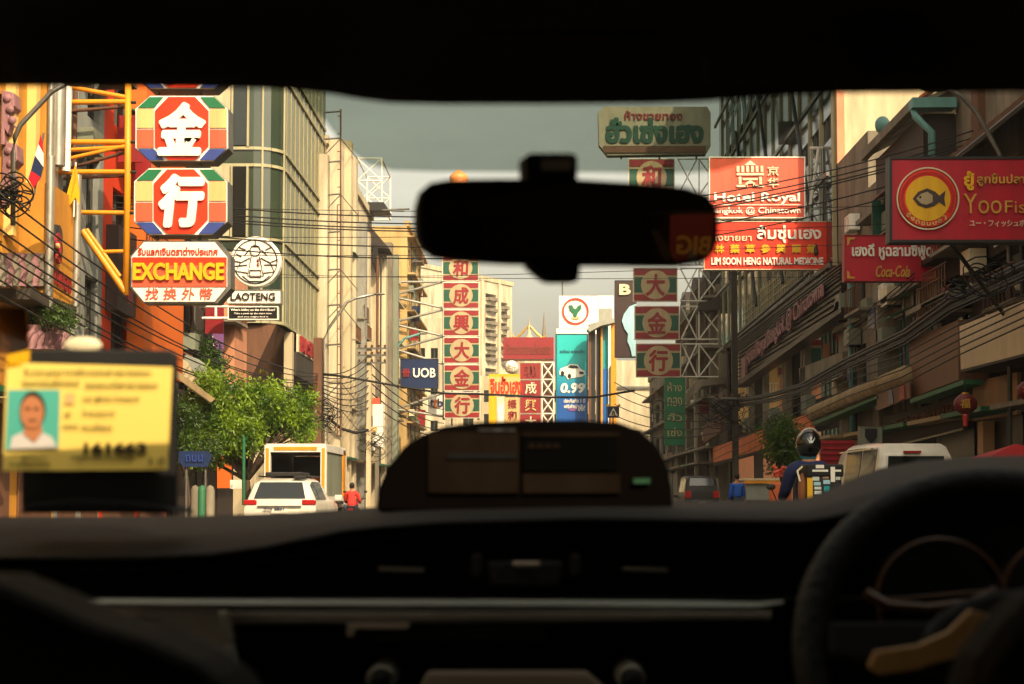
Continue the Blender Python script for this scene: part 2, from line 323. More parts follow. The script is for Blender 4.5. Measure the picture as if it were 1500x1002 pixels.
def block(name, label, side, y0, y1, H, m, nb=3, X=None, floors=9, w=.62, h=.55, fh=3.3, z0=4.2, shop='black_metal', depth=9, slabs=0, frame='fin_dark', glass='glass_dark', ac=0, pil=0, parapet=.5, mull=1, shops=True):
    X = X if X is not None else (XL if side < 0 else XR); n = V((-side, 0, 0)); t = thing(name, label, 'building', (X + side * .5, (y0 + y1) / 2, 0))
    ops = grid(y1 - y0, H, nb, floors, w, h, z0, fh)
    facade(t, (X, y0, 0), (0, 1, 0), n, y1 - y0, H, ops, m, frame=frame, glass=glass, depth=depth, mull=mull)
    Z = V((0, 0, 1)); L = y1 - y0; pt = lambda a, z, c=0: V((X, y0 + a, z)) + n * c
    if shops:
        bw = L / nb
        for i in range(nb):
            MB().par(pt(bw * i + .3, .15, .02), V((0, bw - .6, 0)), Z * 3, n * .04).build('shutter', M[shop], t)
            MB().par(pt(bw * i + .2, 3.2, 0), V((0, bw - .4, 0)), Z * .12, n * random.uniform(1, 1.5)).build('canopy', M[random.choice(['tin', 'green_edge', 'awning_tan'])], t)
    if parapet: MB().par(pt(-.03, H - .02, .18), V((0, L + .06, 0)), Z * parapet, -n * .4).build('parapet', M[m], t)
    if slabs:
        for j in range(1, floors + 1):
            zz = z0 + (j - 1) * fh
            if zz > H: break
            MB().par(pt(.1, zz, 0), V((0, L - .2, 0)), Z * .16, n * slabs).build('ledge', M[m], t)
    for k in range(pil + 1 if pil else 0):
        MB().par(pt(L * k / pil - .22, 0, 0), V((0, .44, 0)), Z * (H - .1), n * .3).build('pilaster', M[m], t)
    for k in range(ac):
        a, zz = random.uniform(.5, L - 1.2), 4.3 + fh * random.randint(0, max(0, int((H - 6) / fh)))
        q = MB().par(pt(a, zz, .06), V((0, .85, 0)), Z * .6, n * .4).build('air_conditioner', M['s_white'], t, bevel=.03)
        g = MB().lathe(pt(a + .42, zz + .3, .47), [(.24, 0), (.24, .02 * 1), (.05, .02)], 12, 'X').build('fan_grille', M['black_metal'], q)
    return t, pt
# ---- left row
tY, pt = block('yellow_building', 'yellow building with ornate pink brackets at the left edge', -1, 24, 35.2, 19, 'yellow_wall', nb=4, h=.6, w=.4, shop='rust')
for px, w_, m_ in ((8, 5, 'yellow_pale'), (40, 6, 'yellow_pale'), (54, 4, 'yellow_wall'), (62, 5, 's_white'), (69, 4, 'galv')):
    a = PX(px - w_ / 2, 300, XL); c = PX(px + w_ / 2, 300, XL)
    MB().par((XL, a.y, 7), (.22, 0, 0), (0, c.y - a.y, 0), (0, 0, 11.5)).build('pilaster', M[m_], tY)
# ornate pink brackets
def bracket(px, y0, y1):
    pts = [(0, 0), (.9, .05), (1, .3), (.55, .42), (.75, .62), (.5, .8), (.28, .72), (.3, 1), (0, 1)]
    a = PX(px, y1, XL + .1); b = PX(px, y0, XL + .1); Y = a.y; h = b.z - a.z
    br = MB().prism([V((XL, Y, b.z)) + V((x * h * .24, 0, -y * h)) for x, y in pts], (0, .45, 0)).build('ornate_bracket', M['pink'], tY, bevel=.04)
    for k in range(3): MB().lathe(V((XL + .14 + .06 * k, Y - .01, b.z - h * (.16 + .2 * k))), [(.001, -.05), (.08, -.04), (.1, 0)], 10, 'Y').build('rosette', M['pink'], br, smooth=True)
for px, y0, y1 in ((7, 130, 212), (8, 205, 300)): bracket(px, y0, y1)
for k in range(7):   # balusters
    px = -2 + k * 10; a = PX(px, 420, XL + .5); z1 = PX(px, 372, XL + .5).z
    MB().lathe((XL + .5, a.y, a.z), [(.16, 0), (.12, .1), (.2, (z1 - a.z) * .5), (.1, (z1 - a.z) * .8), (.17, z1 - a.z)], 10).build('baluster', M['pink' if k % 2 else 'concrete'], tY, smooth=True)
a = PX(-8, 422, XL); c = PX(66, 422, XL); MB().box(XL, a.y, a.z - .25, XL + .8, c.y, a.z).build('balcony', M['conc_dark'], tY)

tG, pt = block('grey_building', 'narrow grey building with silver columns between yellow and red fronts', -1, 35.2, 38.9, 20, 'grey_wall', nb=2, h=.7, w=.6, glass='glass_dark', mull=2, shop='rust')
for px, r in ((84, .19), (96, .12), (72, .09)):
    q = PX(px, 300, XL + .3); rod('column', (XL + .3, q.y, 9.2), (XL + .3, q.y, 18), r * .9, M['galv' if px != 96 else 's_white'], tG)
# emblem and red lettering on the wall between columns
q0 = PX(70, 440, -11.3); q1 = PX(106, 440, -11.3)
MB().box(XL, q0.y, 5.6, -11.3, q1.y, 8.4).build('sign_panel', M['yellow_wall'], tG)
rod('column', (-11.25, q1.y + .1, 5.2), (-11.25, q1.y + .1, 9), .1, M['galv'], tG); rod('column', (-11.25, q0.y - .1, 5.4), (-11.25, q0.y - .1, 9), .1, M['galv'], tG)
for i, (px, py, r, mm) in enumerate(((84, 345, .5, 's_black'), (84, 352, .36, 's_red2'), (85, 364, .42, 's_black'), (85, 362, .26, 's_crim'), (85, 378, .26, 's_red2'), (84, 360, .12, 's_sand'))):
    c = PX(px, py, -11.27 + .03 * i); MB().lathe(c, [(r * .55, -.02), (r * .5, .05), (.001, .06)], 9, 'X').build('emblem', M[mm], tG)
text3(tG, 'ห้างทอง', PX(72, 410, -11.27), V((0, 1.55, -.15)), V((0, 0, .6)), (1, 0, 0), M['s_red2'], .03)
tR, pt = block('red_building', 'red and orange shop building behind the octagonal signs', -1, 38.9, 46, 22, 'red_wall', nb=2, h=.45, w=.5, glass='s_black', shop='rust')
q = PX(188, 300, XL); MB().box(XL, q.y, 4.8, XL + .5, 46, 20).build('orange_panel', M['orange_wall'], tR)
MB().box(XL, 39.2, 6.3, XL + .35, q.y - .3, 8.7).build('maroon_panel', M['s_brown'], tR)
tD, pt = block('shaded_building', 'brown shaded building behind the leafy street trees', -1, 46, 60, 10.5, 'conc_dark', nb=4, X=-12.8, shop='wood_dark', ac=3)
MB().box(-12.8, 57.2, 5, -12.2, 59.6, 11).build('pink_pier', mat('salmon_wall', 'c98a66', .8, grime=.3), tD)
# purple vertical banner
tP = thing('vertical_banner', 'purple vertical banner with white Chinese characters behind exchange sign', 'banner', P(311, 512, 56))
rect(tP, 'panel', 296, 446, 328, 512, 56, M['s_purple'], .12)
for i, ch in enumerate('江细见'): txt(tP, ch, (298, 448 + i * 22, 314, 465 + i * 22), 55.87, M['s_white'], .02)

# ---- glass tower with curved corner
tT = thing('glass_office_tower', 'green glass office tower with rounded corner and ribbed flank', 'building', (-14, 72, 0))
cx, cy, r = -13.3, 67.4, 1.3
ang = [PI * 1.5 + (PI / 2) * k / 5 for k in range(6)]
path = [V((-18, 66.1, 0)), V((-15.2, 66.1, 0)), V((-14.3, 66.1, 0))] + [V((cx + r * math.cos(a), cy + r * math.sin(a), 0)) for a in ang] + [V((-12, 80, 0))]
lev = [9.2, 12.4, 13.1, 16.6, 17.4, 21, 21.8, 25.2]
def wallstrip(b, pth, z0, z1, off=0):
    for i in range(len(pth) - 1):
        d = (pth[i + 1] - pth[i]).normalized(); n = V((d.y, -d.x, 0)) * off
        b.quad(pth[i] + n + V((0, 0, z0)), pth[i + 1] + n + V((0, 0, z0)), pth[i + 1] + n + V((0, 0, z1)), pth[i] + n + V((0, 0, z1)))
b = MB(); wallstrip(b, path[:-1], 9.2, 27); b.quad(V((-12, 80, 9.2)), V((-20, 80, 9.2)), V((-20, 80, 27)), V((-12, 80, 27)))
b.add([p + V((0, 0, 9.2)) for p in path] + [V((-20, 80, 9.2)), V((-20, 66.1, 9.2))], [list(range(len(path) + 2))])
b.add([p + V((0, 0, 27)) for p in path] + [V((-20, 80, 27)), V((-20, 66.1, 27))], [list(range(len(path) + 2))])
b.build('curtain_wall', M['glass_green'], tT)
MB().box(-12.4, path[-2].y + .02, 9.2, -12.02, 79.95, 27).build('flank_wall', M['olive_glass'], tT)
k = 0; y = path[-2].y + .1
while y < 79.8:     # ribs on the flank
    bar('rib', (-12.02, y, 9.3), (-11.97, y + .06, 26.9), M['olive_rib'], tT); y += 1.25; k += 1
for z in lev:
    b = MB()
    outer = [p + V((0, 0, 0)) for p in path[:-1]] + [V((-12, 79.9, 0))]
    for i in range(len(outer) - 1):
        d = (outer[i + 1] - outer[i]).normalized(); n = V((d.y, -d.x, 0)) * .09
        b.par(outer[i] + V((0, 0, z)), outer[i + 1] - outer[i], V((0, 0, .14)), n)
    b.build('ledge', M['fin'], tT)
for x in (-14.35, -13.6): 
    for i in range(4): MB().box(x, 65.95, lev[i * 2] + .14, x + .09, 66.1, (lev[i * 2 + 1])).build('mullion', M['fin'], tT)
for i in range(0, 8, 2):   # cream blinds in left bays, dark panes elsewhere
    MB().box(-15.3, 66.0, lev[i] + .2, -14.4, 66.08, lev[i + 1]).build('window', M['yellow_pale' if i == 0 else 'cream'], tT)
    MB().box(-14.24, 66.0, lev[i] + .2, -13.65, 66.08, lev[i + 1]).build('window', M['glass_dark'], tT)
    a0, a1 = ang[2], ang[3]
for a in ang[1:5:3]:
    p = V((cx + (r + .05) * math.cos(a), cy + (r + .05) * math.sin(a), 0)); rod('mullion', p + V((0, 0, 9.3)), p + V((0, 0, 26.8)), .06, M['fin'], tT)
# tapered soffit and lower block
MB().prism([(-18, 66.3, 9.15), (-12.2, 66.3, 9.15), (-14, 66.3, 5.2), (-18, 66.3, 5.2)], (0, 13, 0)).build('soffit', M['rust'], tT)
MB().box(-18, 68, 0, -13.4, 80, 5.2).build('lower_wall', M['cream'], tT)
MB().box(-12.3, 69, 0.1, -11.9, 69.5, 9.1).build('column', M['cream'], tT); MB().box(-12.3, 78.9, .1, -11.9, 79.6, 9.1).build('column', M['cream'], tT)
b = MB().box(-12.35, 69.6, 7.0, -11.8, 79, 8.2); b.build('fascia', M['conc_dark'], tT)
MB().box(-11.9, 70.2, 8.25, -11.8, 79, 9.15).build('letter_panel', M['s_whit2'], tT)
text3(tT, 'HUA SENG HONG', V((-11.78, 70.5, 8.3)), V((0, 8.2, 0)), V((0, 0, .8)), (1, 0, 0), M['s_red2'], .01, th=.1)

# ---- white lit building with piers
tW, pt = block('white_building', 'sunlit white building with tall piers and rooftop steel frame', -1, 80, 103, 21.2, 'white_wall', nb=5, w=.18, h=.35, pil=0, shop='rust', ac=2, frame='concrete')
for px, wpx, pr, top, mm in ((486, 14, .5, 20, 'white_wall'), (506, 12, .9, 21.6, 'white_wall'), (516, 5, 1.2, 21.9, 'cream'), (524, 6, .8, 22.3, 'white_wall'), (537, 3, .9, 19, 'galv'), (546, 10, .7, 19, 'white_wall')):
    a = PX(px - wpx / 2, 400, XL + pr); MB().box(XL, a.y, 0, XL + pr, a.y + .9, top).build('pier', M[mm], tW)
tC, pt = block('cream_building', 'cream building with dark slanted rooftop awning beside grey green pier', -1, 103, 124, 19.5, 'cream', nb=4, w=.3, h=.4, floors=6, slabs=.5, frame='concrete', ac=2)
a = PX(563, 400, -11.0)
MB().box(XL, a.y, 0, -10.9, a.y + 1.4, 19.3).build('pier', M['white_wall'], tC)
for px, w_ in ((480, .08), (492, .05), (513, .1), (527, .12), (533, .06), (541, .05), (553, .1), (558, .06)):
    q = P(px, 400, 86 + (px - 480) * .18); rod('downpipe', (q.x, q.y, 1), (q.x, q.y, 18), w_, M['rust' if w_ > .09 else 'conc_dark'], tC)
a = PX(573, 400, -10.9); MB().box(XL, a.y, 0, -10.85, a.y + 1, 20.2).build('pier', M['concrete'], tC); a = PX(581, 400, -10.6); MB().box(XL, a.y, 0, -10.5, a.y + .8, 19.5).build('pier', M['greygreen'], tC)
rod('downpipe', P(569, 640, 108), P(569, 380, 108), .12, M['rust'], tC)
# slanted awning + dark banners
Yc = 100
MB().prism([P(527, 318, Yc), P(531, 318, Yc), P(570, 364, Yc), P(545, 362, Yc), P(527, 355, Yc)], (0, 3, 0)).build('slanted_awning', M['wood_dark'], tC, label='dark slanted rooftop awning')
for k, px in enumerate((531, 537, 546)): poly(tC, 'hanging_banner', [(px, 358), (px + 8, 358), (px + 7, 392 + 4 * k), (px + 4, 400), (px, 385)], 99.8, M['s_black'], .08)
# rooftop lattice
def lattice(parent, x0, y0, x1, y1, Y, dep, m, r=.05, n=3):
    for Yk in (Y, Y + dep):
        for px in (x0, x1): rod('post', P(px, y1, Y) + V((0, Yk - Y, 0)), P(px, y0, Y) + V((0, Yk - Y, 0)), r * 1.3, M[m], parent)
        for k in range(n + 1):
            yy = y0 + (y1 - y0) * k / n; rod('rail', P(x0, yy, Y) + V((0, Yk - Y, 0)), P(x1, yy, Y) + V((0, Yk - Y, 0)), r, M[m], parent)
            if k < n:
                y2 = y0 + (y1 - y0) * (k + 1) / n
                rod('brace', P(x0, yy, Y) + V((0, Yk - Y, 0)), P(x1, y2, Y) + V((0, Yk - Y, 0)), r * .8, M[m], parent)
                rod('brace', P(x1, yy, Y) + V((0, Yk - Y, 0)), P(x0, y2, Y) + V((0, Yk - Y, 0)), r * .8, M[m], parent)
    for k in (0, n):
        for px in (x0, x1):
            yy = y0 + (y1 - y0) * k / n; rod('rail', P(px, yy, Y), P(px, yy, Y) + V((0, dep, 0)), r, M[m], parent)
t = thing('rooftop_frame', 'white steel lattice frame on the roof of white building', 'steel frame', P(545, 300, 101))
lattice(t, 523, 232, 559, 298, 101, 6, 'white_steel', .06, 2)
b = MB().prism([P(525, 296, 100), P(562, 296, 100), P(570, 308, 100), P(529, 308, 100)], (0, 2, 0)); b.build('platform', M['black_metal'], t)
for px in (572, 590): rod('arm', P(560, 308, 100), P(600 if px == 590 else 592, 306 if px == 590 else 309, 100), .07, M['steel'], t)
t = thing('antenna_mast', 'thin ladder mast with cross arms rising past glass tower edge', 'mast', P(498, 700, 84))
rod('mast', P(499, 640, 78), P(499, 160, 78), .05, M['rust'], t); rod('mast', P(494, 640, 78), P(494, 300, 78), .03, M['rust'], t)
for y in range(170, 640, 26): rod('ladder_rung', P(494, y, 78), P(499, y, 78), .025, M['rust'], t)
for y in (164, 203, 237, 285, 340, 395, 447, 505): rod('cross_arm', P(474, y + 1, 78), P(500, y - 1, 78), .05, M['steel'], t)
for y in (203, 285, 395, 447, 560, 600): rod('brace', P(476, y + 24, 78), P(499, y, 78), .03, M['steel'], t); rod('brace', P(499, y, 78), P(524, y + 30, 84), .025, M['steel'], t)

tL, pt = block('ochre_building', 'ochre building with small windows behind bracket arms', -1, 125, 140, 25, 'ochre', nb=4, w=.5, h=.5, X=-11.4, slabs=.7, floors=7, ac=3)
# white block facing camera between
t = thing('low_white_building', 'low white building between ochre building and stacked shop signs', 'building', P(630, 600, 175))
p0 = P(604, 725, 175); L = P(652, 725, 175).x - p0.x; p0.z = 0
facade(t, p0, (1, 0, 0), (0, -1, 0), L, 23, [(a, z, a + .9, z + 1.3) for a in (.6, 2.2) for z in (9, 13.5, 18)], 'white_wall', depth=12)
# tower with balconies
t = thing('tall_white_tower', 'tall white apartment tower with two columns of dark balconies', 'building', P(700, 725, 330))
A = P(612, 725, 315); B = P(750, 725, 345); A.z = B.z = 0; u = (B - A).normalized(); n = V((u.y, -u.x, 0)); L = (B - A).length; HT = 52
ops = []
def ufrac(px): return max(0, (PP(px, 500, A, n) - A).dot(u))
def zat(py): return PP(720, py, A, n).z
for px0, px1, ys in ((711, 727, (431, 447, 466, 483, 503, 519, 540)), (734, 743, (440, 453, 470, 487, 505, 522))):
    for y in ys:
        ops.append((ufrac(px0), zat(y + 11), ufrac(px1), zat(y)))
facade(t, A, u, n, L, HT, ops, 'white_wall', rev=1.8, depth=26, mull=0)
for o_ in ops:
    p = A + u * o_[0] + V((0, 0, o_[1] + .1)); MB().prism([p + n * .01, p + u * (o_[2] - o_[0]) + n * .01, p + u * (o_[2] - o_[0]) * .8 + n * 1.1, p + u * .4 + n * 1.1], (0, 0, .75)).build('balcony', M['concrete'], t)
MB().par(A + V((0, 0, HT)) + n * .3 - u * .3, u * (L + .6), V((0, 0, 1)), -n * 2).build('parapet', M['cream'], t)
for a_ in (.64, .83): MB().par(A + u * (L * a_) + V((0, 0, 0)), u * .9, V((0, 0, HT - .1)), n * .5).build('pilaster', M['white_wall'], t)
# dome tower above mirror
t = thing('domed_tower', 'distant tower with orange onion dome above the mirror', 'tower', P(670, 725, 260))
q = P(671, 262, 260); 
MB().box(q.x - 2.6, 260, 0, q.x + 2.6, 266, q.z - 1).build('tower_shaft', M['cream'], t)
MB().lathe((q.x, 262.5, q.z - 1), [(1.9, 0), (1.9, .6), (1.5, .8), (1.75, 1.3), (1.7, 2), (1.2, 2.6), (.5, 3.0), (.08, 3.3), (.02, 3.6)], 18).build('dome', M['orange_dome'], t, smooth=True)

# ---- far centre
t = thing('closing_building', 'pale building closing the far end of the street', 'building', (0, 222, 0))
p0 = P(640, 725, 215); L = P(915, 725, 215).x - p0.x; p0.z = 0
facade(t, p0, (1, 0, 0), (0, -1, 0), L, 19.2, grid(L, 19.2, 9, 4, .5, .5, 3.5, 3.6), 'cream', depth=15)
t = thing('temple_spire', 'cream temple spire with curled base rising behind red sign', 'spire', P(775, 700, 290))
q = P(775, 500, 290); h = P(775, 463, 290).z - q.z
MB().lathe((q.x, 290, q.z - 22), [(4, 0), (4, 20)], 14).build('spire_base', M['cream'], t)
MB().lathe((q.x, 290, q.z - 2), [(3.2, 0), (1.6, 1.2), (1.3, 2), (.9, 2.3), (.8, 3), (.4, 3.3), (.3, h), (.12, h + .8), (.02, h + 2)], 14).build('spire_needle', M['cream'], t, smooth=True)
for s in (-1, 1):
    MB().tube([V((q.x + s * x, 289.6, q.z + z)) for x, z in ((0.3, 3), (1.5, 1.6), (2.6, .6), (3.3, .9), (3.3, 1.6))], [.2, .3, .3, .2, .05], 6).build('roof_finial', M['gold'], t)
t = thing('slender_finial', 'slender pale roof finial right of the temple spire', 'finial', P(797, 700, 290))
q = P(797, 500, 290); MB().lathe((q.x, 290, q.z - 20), [(1.6, 0), (1.6, 19), (.5, 20.5), (.2, 24), (.03, 26)], 10).build('needle', M['concrete'], t, smooth=True)
# ------------------------------------------------------------ sign builders
def board(name, label, rect_, Y, m, th=.22, frame=None, fw=1.2, cat='sign', group=None):
    x0, y0, x1, y1 = rect_; t = thing(name, label, cat, P((x0 + x1) / 2, y1, Y), group)
    rect(t, 'panel', x0, y0, x1, y1, Y, M[m], -th)
    if frame:
        b = MB()
        for (a, b_, c, d) in ((x0 - fw, y0 - fw, x1 + fw, y0), (x0 - fw, y1, x1 + fw, y1 + fw), (x0 - fw, y0, x0, y1), (x1, y0, x1 + fw, y1)):
            b.prism([P(a, b_, Y - .03), P(c, b_, Y - .03), P(c, d, Y - .03), P(a, d, Y - .03)], (0, th + .06, 0))
        b.build('frame', M[frame], t)
    return t
def octa(x0, y0, x1, y1, c=.2, cy_=.2):
    w, h = x1 - x0, y1 - y0; a, b = w * c, h * cy_
    return [(x0 + a, y0), (x1 - a, y0), (x1, y0 + b), (x1, y1 - b), (x1 - a, y1), (x0 + a, y1), (x0, y1 - b), (x0, y0 + b)]
# ---- octagonal gold shop signs (left)
def oct_sign(ch, x0, y0, x1, y1, label, brush):
    Y = 35.2; t = thing('octagonal_sign', label, 'sign', P((x0 + x1) / 2, y1, Y), 'stacked octagonal shop signs')
    w, h = x1 - x0, y1 - y0; X = lambda f: x0 + f * w; Yp = lambda f: y0 + f * h
    MB().prism([P(x, y, Y) for x, y in octa(x0, y0, x1, y1, .16, .2)], (0, .55, 0)).build('box', M['steel'], t)
    poly(t, 'panel', octa(x0 + 1, y0 + 1, x1 - 1, y1 - 1, .16, .2), Y, M['s_white'], .03)
    Yf = Y - .04
    for s in (0, 1):
        g = (lambda f: X(f)) if s == 0 else (lambda f: X(1 - f))
        for pts, mm in (([(.03, .185), (.155, .025), (.30, .025), (.205, .185)], 's_green'), ([(.02, .205), (.20, .205), (.20, .49), (.02, .49)], 's_sand'),
                        ([(.02, .515), (.20, .515), (.20, .79), (.02, .79)], 's_salmon'), ([(.03, .81), (.205, .81), (.31, .975), (.15, .975)], 's_blue')):
            poly(t, 'tile', [(g(a), Yp(b)) for a, b in pts], Yf, M[mm], .02)
    poly(t, 'centre_panel', octa(X(.215), Yp(.025), X(.785), Yp(.975), .25, .22), Yf, M['s_red'], .03)
    txt(t, ch, brush, Yf - .04, M['s_white'], .01, .12, .06, fat=.036 if ch == '金' else .042)
    for fx in (.25, .7): rod('hanger', P(X(fx), y1, Y + .3), P(X(fx), y1 + 8, Y + .3), .04, M['steel'], t)
    return t
oct_sign('金', 198, 140, 335, 237, 'upper octagonal sign with white brush character on red centre', (231, 150, 302, 229))
oct_sign('行', 196, 246, 334, 345, 'lower octagonal sign with white brush character, above exchange sign', (232, 255, 300, 334))
oct_sign('和', 198, 34, 336, 131, 'topmost octagonal sign mostly hidden by the car roof', (231, 44, 302, 122))
t = thing('exchange_sign', 'octagonal EXCHANGE sign, yellow letters on an orange band', 'sign', P(264, 445, 35.2))
MB().prism([P(x, y, 35.2) for x, y in octa(191, 353, 338, 444, .13, .24)], (0, .5, 0)).build('box', M['steel'], t)
poly(t, 'panel', octa(193, 355, 333, 442, .13, .25), 35.2, M['s_white'], .03)
rect(t, 'band', 194, 377, 332, 420, 35.16, M['s_salmon'], .02); rect(t, 'band', 194, 377, 332, 388, 35.135, M['s_red'], .006)
txt(t, 'EXCHANGE', (195, 385, 329, 411), 35.12, M['s_gold'], .01, 0, .05, fat=.035)
txt(t, 'รับแลกเงินตราต่างประเทศ', (202, 362, 319, 374), 35.16, M['s_red'], .02, 0, .02)
for i, ch in enumerate('找换外幣'): txt(t, ch, (213 + i * 26.5, 422, 232 + i * 26.5, 439), 35.16, M['s_salmon'], .01, .1, .02)
# yellow bracket frame
t = thing('sign_bracket', 'yellow steel bracket frame holding the octagonal signs', 'bracket', P(187, 430, 35.2))
YB = 35.25; ys = M['yellow_steel']
def yr(x0, y0, x1, y1, r=.06, m=ys, Y=YB): rod('rail', P(x0, y0, Y), P(x1, y1, Y), r, m, t)
MB().tube([P(188, 100, YB), P(187, 250, YB), P(184.5, 432, YB)], .085, 8).build('post', ys, t, smooth=True)
for a in ((76, 150, 187, 149, .07), (76, 208, 187, 208, .07), (76, 221, 187, 215, .05), (84, 236, 187, 213, .05), (76, 252, 187, 252, .07), (110, 311, 187, 312, .06), (100, 127, 187, 143, .06), (121, 338, 184, 428, .09), (127, 336, 176, 405, .05), (146, 369, 184, 368, .05)): yr(*a[:4], a[4])
for a in ((76, 165, 187, 156), (76, 224, 187, 218), (76, 262, 187, 257), (90, 250, 187, 222)): yr(*a, .045, M['rust'], YB + .6)
for y in (150, 208, 252, 312): yr(187, y, 199, y, .04, M['black_metal'])
# ---- round figure sign + LAOTENG
t = thing('round_sign', 'round white sign with line drawing of an old man', 'sign', P(374, 420, 51))
poly(t, 'panel', circ(374, 383, 37, 36), 51, M['s_white'], -.4, bevel=.04); ring(t, 'rim', 374, 383, 31.5, 32.5, 50.98, M['s_black'], .02, 36)
def ln(t, pts, Y, m='s_black', r=.018, nm='drawn_line'): MB().tube([P(x, y, Y) for x, y in pts], r, 4).build(nm, M[m], t)
ring(t, 'drawn_line', 374, 367, 7, 8, 50.97, M['s_black'], .02)
for pts in ([(368, 361), (380, 361)], [(365, 366), (358, 374)], [(383, 366), (391, 374)], [(368, 376), (363, 404), (386, 404), (380, 376)], [(366, 378), (352, 385), (346, 397), (363, 400)], [(382, 378), (396, 385), (402, 398), (386, 400)],
            [(343, 390), (362, 388)], [(405, 388), (387, 388)], [(346, 372), (354, 376)], [(366, 396), (382, 396), (382, 406), (366, 406), (366, 396)], [(355, 404), (365, 412), (385, 412), (395, 404)], [(374, 351), (374, 360)], [(350, 362), (360, 366)], [(398, 362), (389, 366)], [(341, 382), (352, 384)], [(407, 380), (397, 384)]): ln(t, pts, 50.97)
for i, dx in enumerate((0, 3)): txt(t, '老', (376 + dx * 0, 379 + i * 6, 380, 384 + i * 6), 50.97, M['s_red2'], .01)
t = board('letter_sign', 'white box sign with black letters under round sign', (333, 425, 411, 444), 51, 's_white', .4, 'galv', .6); txt(t, 'LAOTENG', (338, 429, 403, 440), 50.96, M['s_black'], .015)
t = board('slogan_sign', 'small black slogan sign with white text on white bracket', (335, 450, 406, 467), 51, 's_black', .15, 's_white', 1.5)
txt(t, "What's hiding on the third floor?", (338, 452, 403, 456.5), 50.96, M['s_white'], .02); txt(t, 'Take a peek up the stairs now', (343, 458, 398, 461), 50.96, M['s_white'], .01); txt(t, 'and you might find it', (348, 463, 393, 465.5), 50.96, M['s_white'], .01)
for y in (449, 466): rod('arm', P(296, y, 51), P(334, y, 51), .05, M['s_white'], t)
rod('arm', P(316, 449, 51), P(316, 466, 51), .05, M['s_white'], t)

# ---- stacked vertical signs
def stack(ch, x0, y0, x1, y1, Y, label, group, txm='s_red2', lit=False):
    t = thing('stacked_sign', label, 'sign', P((x0 + x1) / 2, y1, Y), group); w, h = x1 - x0, y1 - y0
    rect(t, 'panel', x0, y0, x1, y1, Y, M['s_disc'], -.3); d = Y - .02
    rect(t, 'band', x0 + .02 * w, y0 + .02 * h, x1 - .02 * w, y0 + .2 * h, d, M['s_red2'], .02); rect(t, 'band', x0 + .02 * w, y1 - .2 * h, x1 - .02 * w, y1 - .02 * h, d, M['s_red2'], .02)
    rect(t, 'band', x0 + .02 * w, y0 + .27 * h, x0 + .98 * w, y0 + .73 * h, d, M['s_green2'], .02)
    poly(t, 'disc', circ((x0 + x1) / 2, (y0 + y1) / 2, .33 * w, 24, .45 * h), d - .03, M['s_disc'], .02)
    txt(t, ch, (x0 + .28 * w, y0 + .17 * h, x0 + .72 * w, y0 + .84 * h), d - .06, M['s_red2'], 0, .05, fat=.03)
    b = MB(); fw = .5
    for (a, b_, c, e) in ((x0 - fw, y0 - fw * 2, x1 + fw, y0), (x0 - fw, y1, x1 + fw, y1 + fw), (x0 - fw, y0, x0, y1), (x1, y0, x1 + fw, y1)):
        b.prism([P(a, b_, Y - .03), P(c, b_, Y - .03), P(c, e, Y - .03), P(a, e, Y - .03)], (0, .3, 0))
    b.build('frame', M['s_white'], t); return t
G1 = 'left column of red and green character signs'; GR = 'right column of red and green character signs'
desc = {'和': 'topmost visible', '成': 'second', '興': 'third', '大': 'fourth', '金': 'fifth', '行': 'lowest'}
for i, ch in enumerate('和成興大金行'):
    y = 383 + i * 39.6 - (1 if i == 0 else 0); yy0 = y - 8 if i == 0 else y
    stack(ch, 648.5 + i * .5, 380 + (i - 0) * 40.2 - 6, 701 + i * .4, 380 + i * 40.2 + 31, 124, f'{desc[ch]} sign down the left column of red and green character signs', G1)
t = thing('sign_support', 'grey pole arms reaching from buildings to left sign column', 'bracket', P(585, 600, 124))
for a in ((585, 430, 648, 413), (585, 413, 648, 413), (585, 437, 648, 451), (585, 470, 648, 454), (585, 477, 648, 492), (585, 510, 648, 493), (583, 513, 648, 533), (585, 598, 648, 576), (583, 600, 648, 610)):
    rod('arm', P(a[0], a[1], 124.5), P(a[2], a[3], 124.5), .11, M['galv'], t)
rod('post', P(650, 360, 124.6), P(650, 615, 124.6), .12, M['steel'], t); rod('post', P(700, 360, 124.6), P(701, 615, 124.6), .12, M['steel'], t)
names = (('和', 921, 233, 988, 287, 'topmost sign of the right column, showing above the mirror'), ('成', 923, 290, 989, 336, 'second sign of right column, behind the mirror'), ('興', 925, 340, 991, 386, 'third sign of right column, behind the mirror'),
         ('大', 928, 393, 992, 441, 'first sign below the mirror in the right column'), ('金', 930, 449, 995, 497, 'second sign below the mirror in the right column'), ('行', 932, 504, 997, 552, 'lowest sign of the right column beside the truss'))
for ch, x0, y0, x1, y1, lb in names: stack(ch, x0, y0, x1, y1, 93, lb, GR)
t = thing('truss_bracket', 'grey steel truss bracket carrying the right sign column', 'bracket', P(1030, 560, 93))
YT = 93.4
for i, (ya, yb) in enumerate(((233, 286), (290, 336), (341, 388), (393, 441), (449, 497), (504, 552))):
    xa, xb, xc = 993 + i * 1.2, 1024, 1064
    for A in ((xa, ya, xc, ya), (xa, yb, xc, yb), (xb, ya, xb, yb), (xa, ya, xb - 3, yb), (xb - 3, ya, xa, yb), (xb, ya, xc - 3, yb), (xc - 3, ya, xb, yb), (xc, ya, xc, yb)):
        rod('truss_bar', P(A[0], A[1], YT), P(A[2], A[3], YT), .05, M['white_steel'], t)
